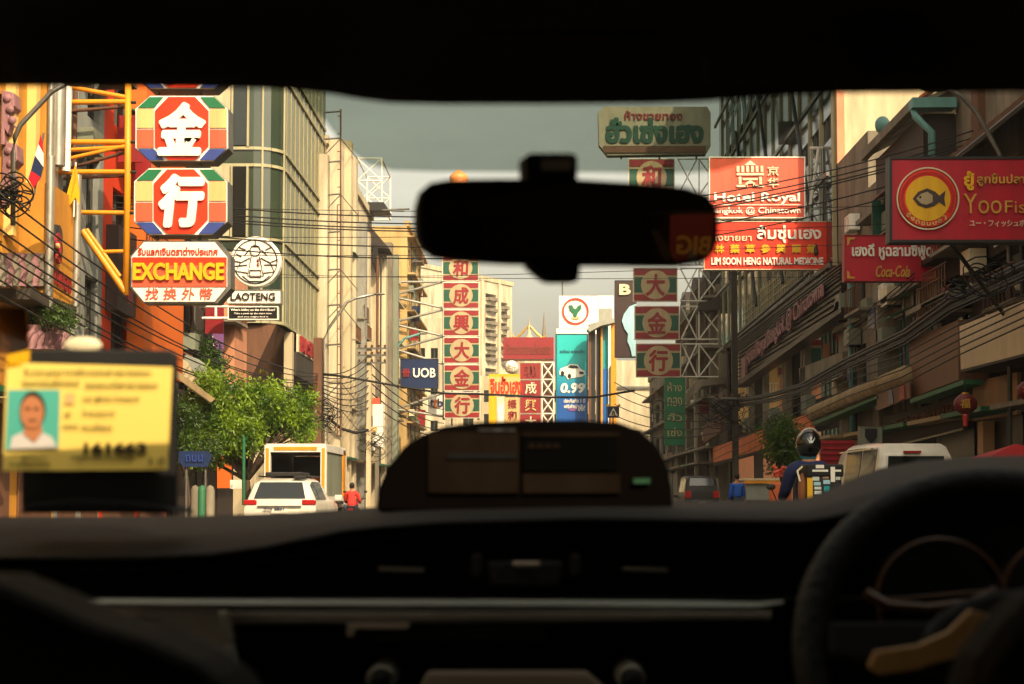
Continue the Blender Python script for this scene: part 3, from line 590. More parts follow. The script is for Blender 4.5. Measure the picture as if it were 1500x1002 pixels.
# ---- big Thai gold shop sign at top
t = thing('hanging_box_sign', 'large tan box sign with green Thai lettering high above street', 'sign', P(958, 228, 70))
q = [(876, 165), (884, 156), (1036, 156), (1041, 165), (1041, 214), (1034, 226), (890, 228), (877, 212)]
MB().prism([P(x, y, 70) for x, y in q], (0, .5, 0)).build('panel', mat('s_greytan', 'a59f86', .6, grime=.4, scale=2), t, bevel=.02)
rect(t, 'lower_tray', 884, 214, 1034, 224, 69.99, M['box_brown'], .06)
txt(t, 'ฮั่วเซ่งเฮง', (887, 172, 1031, 210), 69.96, M['s_green2'], 0, fat=.05); txt(t, 'ห้างขายทอง', (915, 162, 1000, 176), 69.96, M['s_red2'], .02)
for x in (910, 966, 1020): rod('hanger', P(x, 226, 70.4), P(x, 233, 70.4), .05, M['steel'], t)
# ---- Hotel sign
t = board('hotel_sign', 'red hotel sign with white crown building emblem right of mirror', (1040, 231, 1178, 318), 58.2, 's_salmon', .3, 's_white', 1.6)
Yf = 58.15
txt(t, 'Hotel Royal', (1046, 282, 1172, 299), Yf, M['s_white'], .025); txt(t, 'Bangkok @ Chinatown', (1040, 303, 1173, 315), Yf, M['s_white'], .015)
rect(t, 'rule', 1044, 299.6, 1174, 300.6, Yf, M['s_white'], .02)
txt(t, '京', (1124, 243, 1141, 258), Yf, M['s_whit2'], .02); txt(t, '华', (1124, 260, 1141, 275), Yf, M['s_whit2'], .02)
for k in range(6): rect(t, 'emblem', 1079 + k * 7, 243, 1083 + k * 7, 252, Yf, M['s_whit2'], .02)
poly(t, 'emblem', [(1090, 242), (1099, 235), (1108, 242)], Yf, M['s_whit2'], .02)
for r4 in ((1079, 253.5, 1119, 257), (1082, 259, 1086, 270), (1112, 259, 1116, 270), (1079, 271, 1094, 274), (1104, 271, 1119, 274), (1088, 261, 1110, 264)): rect(t, 'emblem', *r4, Yf, M['s_whit2'], .02)
poly(t, 'emblem', [(1092, 274), (1092, 268), (1099, 264), (1106, 268), (1106, 274), (1103, 274), (1103, 269), (1095, 269), (1095, 274)], Yf, M['s_whit2'], .02)
# ---- herb shop sign
t = board('medicine_sign', 'bright red medicine shop sign with yellow Chinese characters', (1032, 325, 1214, 394), 58.2, 's_red', .3, 's_whit2', 1)
txt(t, 'ห้างขายยา', (1036, 342, 1101, 353), Yf, M['s_whit2'], .015); txt(t, 'ลิ้มซุ่นเฮง', (1109, 330, 1203, 356), Yf, M['s_white'], .025)
for i, ch in enumerate('林藥草參興順榮林'[:7]): txt(t, ch, (1047 + i * 22.5, 358, 1061 + i * 22.5, 371), Yf, M['s_gold'], 0, fat=.04)
txt(t, 'LIM SOON HENG NATURAL MEDICINE', (1042, 377, 1206, 388), Yf, M['s_white'], .03)
# sign lattice tower
t = thing('lattice_pylon', 'pale steel lattice pylon beside the hotel and medicine signs', 'pylon', P(1212, 400, 57))
for (xa, xb) in ((1186, 1200), (1203, 1218)):
    for x in (xa, xb): rod('post', P(x, 400, 58.8), P(x + 2, 216, 58.8), .05, M['galv'], t)
    for k in range(8):
        y = 218 + k * 22; rod('brace', P(xa, y, 58.8), P(xb, y + 22, 58.8), .035, M['galv'], t); rod('rail', P(xa, y, 58.8), P(xb, y, 58.8), .035, M['galv'], t)
rod('rail', P(1186, 217, 58.8), P(1221, 217, 58.8), .07, M['white_steel'], t); rod('post', P(1199, 218, 58.7), P(1187, 300, 58.7), .07, M['white_steel'], t); rod('post', P(1220, 218, 58.7), P(1220, 255, 58.7), .06, M['white_steel'], t)
# ---- soft drink sign
t = board('seafood_sign', 'red seafood sign with white Thai lettering and gold script', (1238, 345, 1374, 411), 42, 's_crim', .3, 's_red2', 1)
Yf = 41.95
txt(t, 'เฮงดี หูฉลามซีฟู้ด', (1248, 356, 1366, 381), Yf, M['s_white'], .03); txt(t, 'Coca-Cola', (1283, 389, 1333, 406), Yf, M['s_gold2'], .015, .35)
for sx, sy in ((0, 0), (1, 1), (0, 1), (1, 0)):
    x = 1241 if sx == 0 else 1371; y = 348 if sy == 0 else 408; dx = 1 if sx == 0 else -1; dy = 1 if sy == 0 else -1
    poly(t, 'corner_scroll', [(x, y), (x + dx * 12, y), (x + dx * 10, y + dy * 2.5), (x + dx * 4, y + dy * 3), (x + dx * 3, y + dy * 9), (x, y + dy * 12)], Yf, M['s_gold2'], .01)
# ---- fishball sign
t = board('fishball_sign', 'crimson restaurant sign with round yellow emblem at right edge', (1307, 233, 1660, 351), 30, 's_crim', .3, 'black_metal', 4)
Yf = 29.95
ring(t, 'emblem_ring', 1359, 291, 44, 46, Yf, M['s_whit2'], .02, 40); poly(t, 'emblem_disc', circ(1359, 291, 42, 36), Yf, M['s_red'], .015); poly(t, 'emblem_centre', circ(1359, 291, 33, 36), Yf - .02, M['s_gold'], .015)
for k in range(30):
    a = R_(-215 + k * 8.4); ring(t, 'fret', 1359 + 37.5 * math.cos(a), 291 + 37.5 * math.sin(a), 1.6, 2.6, Yf - .02, M['s_crim'], .01, 6)
poly(t, 'emblem_mark', [(1337, 291), (1345, 281), (1358, 276), (1370, 281), (1376, 287), (1385, 279), (1383, 291), (1385, 303), (1376, 296), (1368, 302), (1357, 305), (1345, 301)], Yf - .04, M['s_brown'], .01); poly(t, 'emblem_mark', [(1342, 291), (1349, 284), (1358, 281), (1366, 286), (1366, 296), (1357, 300), (1349, 298)], Yf - .055, M['s_disc'], .01); poly(t, 'emblem_eye', circ(1348, 289, 1.8, 10), Yf - .07, M['s_black'], .01)
for i, ch in enumerate('ลูกชิ้นปลา'.replace('ิ้', '')):
    a = R_(140 - i * 13); cxp, cyp = 1359 + 37 * math.cos(a), 291 + 37 * math.sin(a); txt(t, ch, (cxp - 3, cyp - 3, cxp + 3, cyp + 3), Yf - .02, M['s_sand'], .02)
txt(t, 'ยู้', (1412, 251, 1427, 279), Yf, M['s_gold'], .03); txt(t, 'ลูกชิ้นปลาเยาวราช', (1431, 254, 1560, 273), Yf, M['s_gold2'], .02)
txt(t, 'Yoo', (1412, 284, 1467, 313), Yf, M['s_gold2'], -.005); txt(t, 'Fishball', (1472, 294, 1560, 312), Yf, M['s_gold2'], -.005); txt(t, 'ユー・フィッシュボール', (1420, 322, 1520, 332), Yf, M['s_whit2'], .01)
rod('arm', P(1390, 353, 30.2), P(1500, 500, 34), .05, M['black_metal'], t)

# ---- UOB / ttb
t = board('bank_sign', 'navy blue bank sign with white letters beside grey pier', (587, 526, 641, 568), 118, 's_navy', .5, 'black_metal', .7)
txt(t, 'UOB', (605, 539, 638, 553), 117.9, M['s_white'], .02)
for dx in (-3, 0, 3): rect(t, 'emblem', 594 + dx, 540, 596 + dx, 552, 117.9, M['s_red2'], .02)
rect(t, 'emblem', 589, 544.5, 601, 546.5, 117.87, M['s_red2'], .02)
t = board('bank_board', 'small white bank board with orange and navy letters', (627, 579, 652, 607), 132, 's_white', .4); 
txt(t, 't', (630, 584, 636, 597), 131.9, M['s_navy'], .02); txt(t, 't', (635, 583, 641, 598), 131.9, mat('s_orange', 'f07818', .4), .02); txt(t, 'b', (641, 584, 649, 596), 131.9, M['s_navy'], .02)
# ---- centre signs
t = board('red_box_sign', 'wide red box sign with faint gold Thai lettering at street end', (737, 494, 811, 526), 200, 's_red2', 3.0, None); txt(t, 'ห้างทองเซ่งเฮง', (741, 502, 807, 519), 199.9, mat('s_rust', '7c2a16', .5), .02)
t = thing('globe_sign', 'round white globe sign under red box sign', 'sign', P(749, 550, 155)); q = P(749, 538, 155); MB().lathe(q, [(.001, -.5), (.5, -.42), (.75, 0), (.5, .42), (.001, .5)], 20, 'Y').build('globe', M['s_white'], t, smooth=True); txt(t, '金行', (742, 533, 756, 544), 154.5, M['s_tan'], .0)
t = board('yellow_shop_sign', 'yellow shop sign with red Thai lettering', (716, 548, 762, 579), 152, 's_gold', .5); rect(t, 'panel', 717, 552, 761, 578, 151.98, M['s_sand'], .02); txt(t, 'จินฮั้วเฮง', (718, 551, 764, 577), 151.9, M['s_red'], .03)
t = board('yellow_post_sign', 'tall yellow strip sign left of small framed characters', (716, 580, 727, 640), 151, 's_gold', .5)
t = board('framed_character_sign', 'small framed red Chinese characters under yellow sign', (740, 582, 761, 640), 151, 's_sand', .4, 'galv', .5)
txt(t, '振', (744, 585, 757, 598), 150.9, M['s_red2'], .02); txt(t, '和', (744, 602, 757, 615), 150.9, M['s_red2'], .02)
t = board('white_figure_board', 'narrow pale board between yellow strip and framed characters', (728, 582, 739, 640), 151, 's_whit2', .4); poly(t, 'panel', [(729, 600), (733, 590), (737, 592), (737, 625), (731, 625)], 150.95, M['s_white'], .02)
for i, ch in enumerate('和成興大'):
    y0 = 532 + i * 25; t = board('red_character_sign', ['topmost red sign of the narrow centre column', 'second red sign of the narrow centre column', 'third red sign of the narrow centre column', 'lowest red sign of the narrow centre column'][i], (762, y0, 792, y0 + 23), 160, 's_red2', .5, 'galv', .4, group='narrow centre column of red signs')
    txt(t, ch, (769, y0 + 3, 786, y0 + 20), 159.9, M[['s_rust', 's_whit2', 's_sand', 's_whit2'][i]], .02)
t = thing('cross_braced_truss', 'white cross braced truss left of the car billboard', 'truss', P(802, 640, 160))
for k in range(5):
    y0 = 531 + k * 25
    for A in ((794, y0, 811, y0 + 24), (811, y0, 794, y0 + 24), (794, y0, 811, y0), (794, y0, 794, y0 + 25), (811, y0, 811, y0 + 25)): rod('truss_bar', P(A[0], A[1], 160), P(A[2], A[3], 160), .09, M['white_steel'], t)
rect(t, 'backing', 794, 528, 811, 655, 160.4, M['rust'], -.2)
# billboard with car
t = board('car_billboard', 'tall teal and blue billboard advertising a silver car', (815, 490, 860, 640), 140, 's_teal', .5, 'black_metal', 1.2)
bm_ = D.materials.new('billboard_print'); bm_.use_nodes = True; tt = bm_.node_tree; bb = tt.nodes['Principled BSDF']; bb.inputs['Roughness'].default_value = .4
g_ = tt.nodes.new('ShaderNodeNewGeometry'); sp = tt.nodes.new('ShaderNodeSeparateXYZ'); mr = tt.nodes.new('ShaderNodeMapRange'); cr = tt.nodes.new('ShaderNodeValToRGB')
mr.inputs[1].default_value = P(840, 640, 140).z; mr.inputs[2].default_value = P(840, 490, 140).z; cr.color_ramp.elements[0].color = lin('0d4f9a'); cr.color_ramp.elements[1].color = lin('18b0ae'); cr.color_ramp.elements[0].position = .35; cr.color_ramp.elements[1].position = .75
tt.links.new(g_.outputs['Position'], sp.inputs[0]); tt.links.new(sp.outputs[2], mr.inputs[0]); tt.links.new(mr.outputs[0], cr.inputs[0]); tt.links.new(cr.outputs[0], bb.inputs['Base Color'])
rect(t, 'poster', 816, 491, 859.5, 640, 139.97, bm_, .02)
Yf = 139.9
poly(t, 'printed_car', [(819, 546), (821, 540), (829, 537), (835, 533.5), (846, 534), (850, 540), (856, 543), (857, 549), (852, 552), (836, 554), (832, 556), (828, 550), (820, 549)], Yf, M['s_white'], .02)
poly(t, 'printed_window', [(832, 538), (836, 535), (845, 535.5), (848, 539.5), (838, 540)], Yf - .03, M['s_black'], .01)
for c_ in ((834, 551), (824, 547)): poly(t, 'printed_wheel', circ(*c_, 2.6, 12, 3.6), Yf - .03, M['s_black'], .01)
poly(t, 'printed_grille', [(848, 544), (855, 545), (855, 548), (849, 548)], Yf - .03, M['s_black'], .01)
txt(t, '0.99', (821, 561, 857, 576), Yf, M['s_white'], .04, .1); txt(t, 'ประกันภัย 1 ปี', (826, 584, 857, 590), Yf, M['s_white'], .03); txt(t, 'ฟรีค่าน้ำมัน', (826, 592, 857, 598), Yf, M['s_white'], .03)
rect(t, 'printed_block', 833, 598, 845, 602, Yf, M['s_purple'], .01); txt(t, 'บาท', (847, 598, 856, 602), Yf, M['s_white'], .03); txt(t, 'รถใหม่ พร้อมขับ', (820, 512, 856, 517), Yf, M['s_navy'], .01)
# bank logo board
t = board('logo_board', 'white board with green plant emblem in red ring', (819, 433, 877, 481), 183, 's_white', 1.0, 'galv', .3)
ring(t, 'emblem_ring', 843, 456, 17, 19.5, 182.9, M['s_red'], .05, 32); poly(t, 'emblem_leaf', [(833, 447), (838, 447), (841, 452), (843, 453), (847, 448), (852, 446), (851, 453), (846, 459), (844, 465), (840, 465), (840, 459), (835, 455)], 182.9, M['s_green'], .05)
poly(t, 'emblem_leaf', [(836, 466), (843, 462), (850, 466), (843, 468)], 182.9, M['s_sand'], .04)
rect(t, 'plinth', 815, 481, 878, 489, 183, M['s_white'], -1.5); rod('mast', P(824, 433, 183.5), P(824, 412, 183.5), .1, M['steel'], t)
t = thing('white_box_building', 'plain white rooftop block right of the logo board', 'building', P(888, 600, 186)); p = P(876, 725, 186); q = P(900, 725, 186); z = P(888, 433, 186).z
MB().box(p.x, 186, 0, q.x, 192, z).build('wall', M['s_white'], t); rect(t, 'grey_roof', 860, 452, 897, 476, 184.5, M['silver_roof'], -.6)
t = thing('side_billboard', 'yellow framed side billboard with teal panels beside car billboard', 'billboard', P(885, 612, 138))
for x0, x1, mm, Yk in ((862, 866, 'rust', 137.8), (866, 872, 'black_metal', 138), (874, 880, 's_brown', 138.2), (880, 883, 'yellow_steel', 137.7), (883, 891, 's_teal', 138.1), (895, 903, 'yellow_steel', 137.2)):
    MB().prism([P(x0, 476 - (x0 - 862) * .1, Yk), P(x1, 475 - (x1 - 862) * .1, Yk), P(x1, 640, Yk), P(x0, 640, Yk)], (0, .35, 0)).build('panel', M[mm], t)
rect(t, 'panel', 883, 540, 891, 640, 138.0, M['s_azure'], .03); poly(t, 'canopy', [(860, 482), (866, 474), (898, 466), (902, 472), (880, 477), (864, 486)], 136.5, M['silver_roof'], -2)
t = board('pedestrian_sign', 'small blue pedestrian crossing sign with pale triangle', (890, 595, 907, 612), 110, 's_navy', .1); poly(t, 'triangle', [(898.5, 597), (905, 609), (892, 609)], 109.95, M['s_whit2'], .02); txt(t, 'ก', (896.5, 602, 900.5, 608), 109.9, M['s_black'], .05)
for x in (890, 907): poly(t, 'flasher', circ(x, 594, 2.2, 10), 109.9, M['s_gold'], .05)
rod('post', P(898, 612, 110.1), V((P(898, 612, 110).x, 110.1, 0)), .06, M['steel'], t)
t = board('letter_billboard', 'dark brown billboard with cream letter and pale blue figure', (901, 411, 932, 523), 112, 's_brown', .5, 'black_metal', .4)
txt(t, 'B', (907, 416, 924, 432), 111.9, M['s_whit2'], .05)
poly(t, 'printed_figure', [(932, 445), (922, 449), (914, 460), (911, 470), (915, 482), (920, 489), (919, 500), (923, 509), (926, 522), (932, 522)], 111.9, M['s_lblue'], .03)
t = board('green_vertical_sign', 'green vertical sign with pale lettering below the right column', (974, 554, 1003, 652), 88, 's_green', .3, 'green_edge', .5)
for i, wd in enumerate(('ห้าง', 'ทอง', 'ฮั่ว', 'เซ่ง')): txt(t, wd, (978, 560 + i * 22, 999, 573 + i * 22), 87.9, M['s_disc'], .0)
# ------------------------------------------------------------ right row
def xpoly(parent, name, pts, X, m, th=.1, **k):
    return MB().prism([PX(x, y, X) for x, y in pts], (th, 0, 0)).build(name, M[m], parent, **k)
def xtext(parent, body, pA, pB, pC, X, m, bold=.02, th=.05):
    """far lower corner pA, near lower corner pB, near upper corner pC; reads from left (far) to right (near)"""
    a, b, c = PX(*pA, X), PX(*pB, X), PX(*pC, X); return text3(parent, body, a, b - a, V((0, 0, (c - b).z)), (-1, 0, 0), M[m], bold, 0, th)
block('near_shophouse', 'shophouse row at the right, outside the view beside the taxi', 1, -14, 27, 17.5, 'conc_dark', nb=8, shop='black_metal')
block('left_near_building', 'low shop row on the left beside the taxi', -1, -14, 23.8, 12, 'cream', nb=7)
t2, pt = block('tin_roof_shophouse', 'dark shophouse with sloping tin roof above the crimson sign', 1, 27, 42.5, 9.6, 'wood_dark', nb=4, w=.75, h=.7, parapet=0, shop='s_black', slabs=.6, ac=3, frame='wood_dark', z0=4.6)
MB().prism([(11.2, 27, 10.0), (11.2, 42.3, 10.0), (12.62, 42.3, 11.3), (12.62, 27, 11.3)], (0, 0, .12)).build('tin_roof', M['tin'], t2)
for k in range(22): MB().prism([(11.15, 27.2 + k * .7, 10.13), (12.6, 27.2 + k * .7, 11.43), (12.6, 27.32 + k * .7, 11.43), (11.15, 27.32 + k * .7, 10.13)], (0, 0, .06)).build('roof_rib', M['rust'], t2)
MB().box(12.62, 27, 9, 22, 42.4, 18.5).build('upper_wall', M['concrete'], t2); bar('pilaster', (12.4, 39.6, 11), (12.62, 40.2, 17), M['rust'], t2)
MB().tube([(11.1, 27, 10.0), (11.1, 42.5, 10.0)], .09, 6).build('gutter', M['black_metal'], t2)
t3, pt = block('gutter_shophouse', 'grey shophouse with teal gutter and downpipe at upper right', 1, 42.5, 51, 12.2, 'concrete', nb=3, w=.7, h=.72, parapet=0, ac=3, slabs=.5, frame='teal_pipe', glass='s_black', shop='wood_dark')
MB().prism([(11.4, 42.3, 12.75), (11.4, 48.6, 12.75), (14.5, 48.6, 14.3), (14.5, 42.3, 14.3)], (0, 0, .15)).build('sloped_roof', M['concrete'], t3)
MB().box(11.2, 42.4, 12.65, 11.42, 48.7, 12.95).build('gutter', M['concrete'], t3); MB().box(11.65, 42.44, 9.4, 14.6, 48.4, 12.6).build('veranda_wall', M['wood_dark'], t3)
MB().tube([(11.3, 42.2, 12.7), (11.3, 42.0, 12.4), (11.75, 41.9, 11.9), (11.75, 41.9, 10.4)], .11, 8).build('downpipe', M['teal_pipe'], t3, smooth=True)
MB().box(11.2, 41.9, 12.65, 12.5, 42.4, 12.95).build('gutter', M['teal_pipe'], t3); MB().sphere((11.5, 46.8, 13.4), (.25, .25, .3)).build('float_ball', M['teal_pipe'], t3, smooth=True)
MB().prism([(11.7, 43, 13.2), (11.7, 45.2, 13.2), (13, 45.2, 14.2), (13, 43, 14.2)], (0, 0, .1)).build('tile_patch', M['terracotta'], t3)
a = PX(1291, 400, 11.7); MB().box(11.5, a.y - .15, 2.5, 12, a.y + .45, 10.5).build('column', M['concrete'], t3)
MB().box(11.75, 43.5, 3, 12, 43.9, 12).build('column', M['concrete'], t3)
t4, pt = block('blank_wall_building', 'beige building with blank upper wall below the lit hotel flank', 1, 51, 56.35, 14.3, 'concrete', nb=2, floors=2, w=.5, h=.5, parapet=0, ac=1, slabs=.3, shop='s_black')
a = PX(1244, 450, 11.7); rod('drainpipe', (11.75, a.y, 3), (11.75, a.y, 10.6), .1, M['teal_pipe'], t4); rod('drainpipe', (11.75, a.y + .35, 3), (11.75, a.y + .35, 10.6), .05, M['rust'], t4)
for y in (400, 428, 455, 480): MB().lathe(PX(1244, y, 11.75), [(.13, -.05), (.13, .05)], 8).build('pipe_clamp', M['steel'], t4)
rod('rebar', PX(1290, 338, 11.8), PX(1290, 318, 11.8), .03, M['rust'], t4)
# hotel with vertical fins, upper part overhanging the forecourt
t5 = thing('hotel_building', 'dark ribbed hotel front with lit cream side wall, right of street', 'building', (13, 73, 0))
MB().box(12.05, 56.4, 10.3, 22, 92, 29).build('wall', M['glass_dark'], t5)
for k in range(3): MB().box(11.95, 56.9 , 10.6 + k * 6, 12.04, 91.5, 15.6 + k * 6).build('window_band', M['glass_dark' if k != 1 else 'glass_green'], t5)
y = 56.5; k = 0
while y < 91.8:
    bar('fin', (11.86 if k % 3 == 0 else 11.97, y, 10.3), (12.03, y + (.12 if k % 3 == 0 else .06), 29), M['fin' if k % 3 == 0 else 'fin_dark'], t5); y += .8; k += 1
for k in range(5): MB().box(11.75, 56.5, 10.2 + k * 3.7, 11.62, 91.8, 10.38 + k * 3.7).build('ledge', M['steel'], t5)
for k in range(4): rod('brace', (11.5, 58 + k * 8, 11 + 0), (11.5, 65 + k * 8, 22), .09, M['black_metal'], t5)
MB().box(12.15, 56.2, 8, 24, 56.38, 30).build('flank_wall', M['cream'], t5, label='sunlit cream side wall'); MB().box(12.0, 56.15, 8, 12.3, 56.36, 30).build('corner_pier', M['salmon_wall'], t5)
for z, r in ((20.2, .06), (19.3, .05)): rod('bracket', (12.4, 56.0, z), (14, 55.6, z + .1), r, M['rust'], t5)
rect(t5, 'faint_sign', 1140, 178, 1218, 212, 66, M['fin_dark'], .05); 
text3(t5, 'ห้างทอง', (11.45, 84, 21.5), (0, -20, 0), (0, 0, 2.6), (-1, 0, 0), M['s_green2'], .02)
# slanting fascia with lettering
xpoly(t5, 'fascia', [(1082, 487), (1232, 385), (1232, 452), (1082, 560)], 11.7, 's_black', .3)
for k in range(13):
    f = k / 12; a = PX(1082, 492 + 66 * f, 11.66); b = PX(1232, 388 + 60 * f, 11.66); bar('slat', (11.6, b.y, min(a.z, b.z) - .0), (11.7, a.y, min(a.z, b.z) + .05), M['black_metal'], t5)
xtext(t5, 'Hotel Royal Bangkok @ Chinatown', (1096, 543), (1207, 443), (1207, 404), 11.55, 'pink', .01, .12)
for dx, yA in ((0, 556),): 
    q = PX(1090, 548, 11.5); MB().box(11.45, q.y - .7, q.z - .2, 11.6, q.y + .7, q.z + .9).build('emblem', M['pink'], t5)
xpoly(t5, 'canopy_edge', [(1078, 560), (1232, 450), (1232, 457), (1078, 568)], 11.2, 'black_metal', .6)
# mesh screen above fascia
for k in range(26):
    px = 1090 + k * 3.2; a = PX(px, 478 - (px - 1090) * .78, 11.75); bar('screen_bar', (11.7, a.y, a.z), (11.76, a.y + .1, a.z + 1.3), M['fin'], t5)
for k in range(4): 
    a = PX(1088, 480 - k * 9, 11.72); b = PX(1170, 415 - k * 12, 11.72); rod('screen_rail', a, b, .03, M['fin'], t5)
rod('stair_rail', PX(1060, 508, 11.4), PX(1185, 400, 11.4), .07, M['black_metal'], t5)
# things seen under the fascia
MB().box(12.4, 91, 0, 22, 91.9, 10.2).build('rear_wall', M['salmon_wall'], t5)
for y in (57, 68, 80, 91): MB().box(12.3, y, 0, 12.75, y + .5, 10.2).build('column', M['conc_dark'], t5)
t = thing('corrugated_wall', 'pale teal corrugated wall with red number beside drainpipe', 'wall', P(1225, 560, 66))
rect(t, 'sheeting', 1204, 440, 1245, 640, 66, mat('pale_teal', '9fb0a0', .7, grime=.35), -.2)
for k in range(7): rod('corrugation', P(1206 + k * 6, 440, 65.95), P(1206 + k * 6, 640, 65.95), .06, M['pale_teal'], t)
txt(t, '09', (1224, 487, 1242, 502), 65.85, M['s_salmon'], .06); txt(t, 'ตลาด', (1217, 518, 1240, 524), 65.85, M['s_red2'], .02); rect(t, 'salmon_edge', 1205, 503, 1215, 540, 65.9, M['salmon_wall'], .05)
t = thing('tiered_panel_sign', 'red and green character sign half hidden under hotel fascia', 'sign', P(1170, 560, 74))
rect(t, 'panel', 1140, 470, 1204, 552, 74, M['s_disc'], -.2)
for y0, y1, mm in ((478, 492, 's_red2'), (498, 506, 's_red2'), (510, 534, 's_green2'), (539, 549, 's_red2')): rect(t, 'band', 1141, y0, 1203, y1, 73.95, M[mm], .03)
poly(t, 'disc', circ(1172, 520, 14, 24, 16), 73.9, M['s_disc'], .03); txt(t, '成', (1163, 508, 1181, 534), 73.85, M['s_red2'], .03); rect(t, 'label_strip', 1165, 494, 1203, 498, 73.9, M['s_white'], .03)
t = thing('peach_wall', 'peach wall coloured as if sunlit, with vertical railings behind pole', 'wall', P(1110, 600, 88)); rect(t, 'wall_face', 1082, 520, 1142, 640, 88, M['s_sand'], -.3);  # bright sand colour stands in for sunlight that the hotel blocks
for k in range(12): rod('railing', P(1092 + k * 4, 562, 87.8), P(1092 + k * 4, 588, 87.8), .05, M['s_whit2'], t)
rod('railing', P(1088, 562, 87.8), P(1140, 562, 87.8), .05, M['s_whit2'], t)
# terracotta awning along shops
t = thing('terracotta_fascia', 'long orange terracotta fascia over shops, receding', 'fascia', PX(1110, 660, 11.6))
xs_ = [1044, 1062, 1080, 1098, 1120, 1142, 1164, 1187]
for i in range(7):
    x0, x1 = xs_[i] + .4, xs_[i + 1]; f = lambda x: 656 - .357 * (x - 1044); g = lambda x: 678 - .275 * (x - 1044)
    xpoly(t, 'panel', [(x0, f(x0)), (x1, f(x1)), (x1, g(x1)), (x0, g(x0))], 11.6 - .02 * (i % 2), 'terracotta', .2)
xpoly(t, 'edge_trim', [(1044, 679), (1187, 639), (1187, 641), (1044, 681)], 11.5, 'wood_dark', .4)
t = thing('upper_shop_front', 'grey shopfront with columns and air conditioners above terracotta fascia', 'building', (12.3, 75, 0))
for px in (1100, 1121, 1150, 1154, 1178, 1182): a = PX(px, 560, 11.9); MB().box(11.8, a.y, 4.5, 12.1, a.y + .35, 7.9).build('column', M['concrete'], t)
MB().box(12.5, 58, 4, 12.8, 88, 5.4).build('wall', M['wood_dark'], t)
for k in range(3): MB().box(11.75, 62 + k * 9, 4.7, 12.2, 63.1 + k * 9, 5.5).build('air_conditioner', M['greygreen'], t, bevel=.04)
xpoly(t, 'ledge', [(1170, 540), (1234, 515), (1234, 535), (1172, 562)], 11.8, 'concrete', .5)
# far right shophouses with shell gable
t6, pt = block('gabled_shophouse', 'weathered grey shophouse with curved dark gable behind the truss', 1, 93, 118, 14.5, 'concrete', nb=4, w=.6, h=.6, slabs=1.0, ac=3, frame='concrete', shop='s_black')
for i in range(3):
    y = 96 + i * 7.4; c = MB()
    pts = [V((11.5, y + 2.6 * math.cos(PI * k / 10), 14.9 + 2.1 * math.sin(PI * k / 10))) for k in range(11)]; c.prism(pts, (.8, 0, 0)); c.build('shell_gable', M['wood_dark'], t6)
    MB().box(11.3, y + 3.2, 0, 12.1, y + 4.1, 15.5).build('column', M['concrete'], t6)
rect(t6, 'column', 1040, 380, 1060, 560, 94.3, M['concrete'], -.8); rect(t6, 'column', 1041, 560, 1052, 700, 94.3, M['concrete'], -.8)
poly(t6, 'canopy', [(1005, 575), (1022, 556), (1062, 552), (1062, 562), (1028, 566), (1005, 590)], 92.6, M['concrete'], -1.6); poly(t6, 'canopy', [(1024, 445), (1068, 428), (1068, 452), (1024, 455)], 92.8, M['conc_dark'], -2)
poly(t6, 'eave', [(1018, 425), (1052, 380), (1062, 380), (1062, 402), (1030, 432)], 95.6, M['tin'], -3)
xpoly(t6, 'drape', [(1030, 625), (1056, 600), (1056, 632), (1030, 650)], 11.2, 'rust', .2)
t7, pt = block('far_shophouse', 'far shophouse row in shade beyond the gabled one', 1, 118.2, 150, 13, 'concrete', nb=5, slabs=.8, w=.6)
t = thing('pale_lit_building', 'low pale building catching sun beyond the yellow framed billboard', 'building', P(940, 725, 155)); p0 = P(899, 725, 155); L = P(985, 725, 155).x - p0.x; p0.z = 0
facade(t, p0, (1, 0, 0), (0, -1, 0), L, P(940, 528, 155).z, [(a, 5.5, a + .7, 6.7) for a in (1.2, 3, 4.7)], 'white_wall', depth=10); rect(t, 'roof_strip', 903, 566, 983, 569, 154.8, M['steel'], .1)
def clutter(t, X, side, y0, y1, z0, z1, n, seed):
    rr = random.Random(seed); s = -side
    def bx(nm, d0, ya, za, d1, yb, zb, m): MB().box(min(X + s * d0, X + s * d1), ya, za, max(X + s * d0, X + s * d1), yb, zb).build(nm, M[m], t)
    for k in range(n):
        y = rr.uniform(y0 + .5, y1 - 1.6); z = rr.uniform(z0, z1 - 1); q = rr.random()
        if q < .25: rod('drainpipe', (X + s * .15, y, z0 - 1), (X + s * .15, y, z1), rr.choice((.04, .06)), M[rr.choice(['rust', 'steel', 'teal_pipe', 'conc_dark'])], t)
        elif q < .45: bx('air_conditioner', .05, y, z, .5, y + .85, z + .6, rr.choice(['s_whit2', 'greygreen'])); bx('bracket', .03, y + .1, z - .1, .48, y + .16, z - .01, 'black_metal')
        elif q < .65:
            bx('balcony_slab', 0, y, z, .9, y + 2.4, z + .1, 'concrete')
            for i in range(9): rod('railing', (X + s * .86, y + .1 + i * .28, z + .1), (X + s * .86, y + .1 + i * .28, z + .95), .018, M['rust'], t)
            rod('railing', (X + s * .86, y, z + .95), (X + s * .86, y + 2.4, z + .95), .025, M['rust'], t)
        elif q < .8: MB().prism([(X, y, z + .5), (X, y + 1.8, z + .5), (X + s * .9, y + 1.8, z + .1), (X + s * .9, y, z + .1)], (0, 0, .05)).build('small_awning', M[rr.choice(['tin', 'green_edge', 'tarp_grey', 'box_brown'])], t)
        elif q < .9: bx('small_sign', .1, y, z, .8, y + .08, z + rr.uniform(.8, 1.6), rr.choice(['s_red2', 's_whit2', 's_green2', 's_gold2', 's_navy']))
        else: bx('laundry', .5, y, z, .54, y + .5, z + .7, rr.choice(['s_whit2', 's_navy', 's_red2'])); rod('pole', (X + s * .52, y - .3, z + .72), (X + s * .52, y + 1.2, z + .72), .02, M['steel'], t)
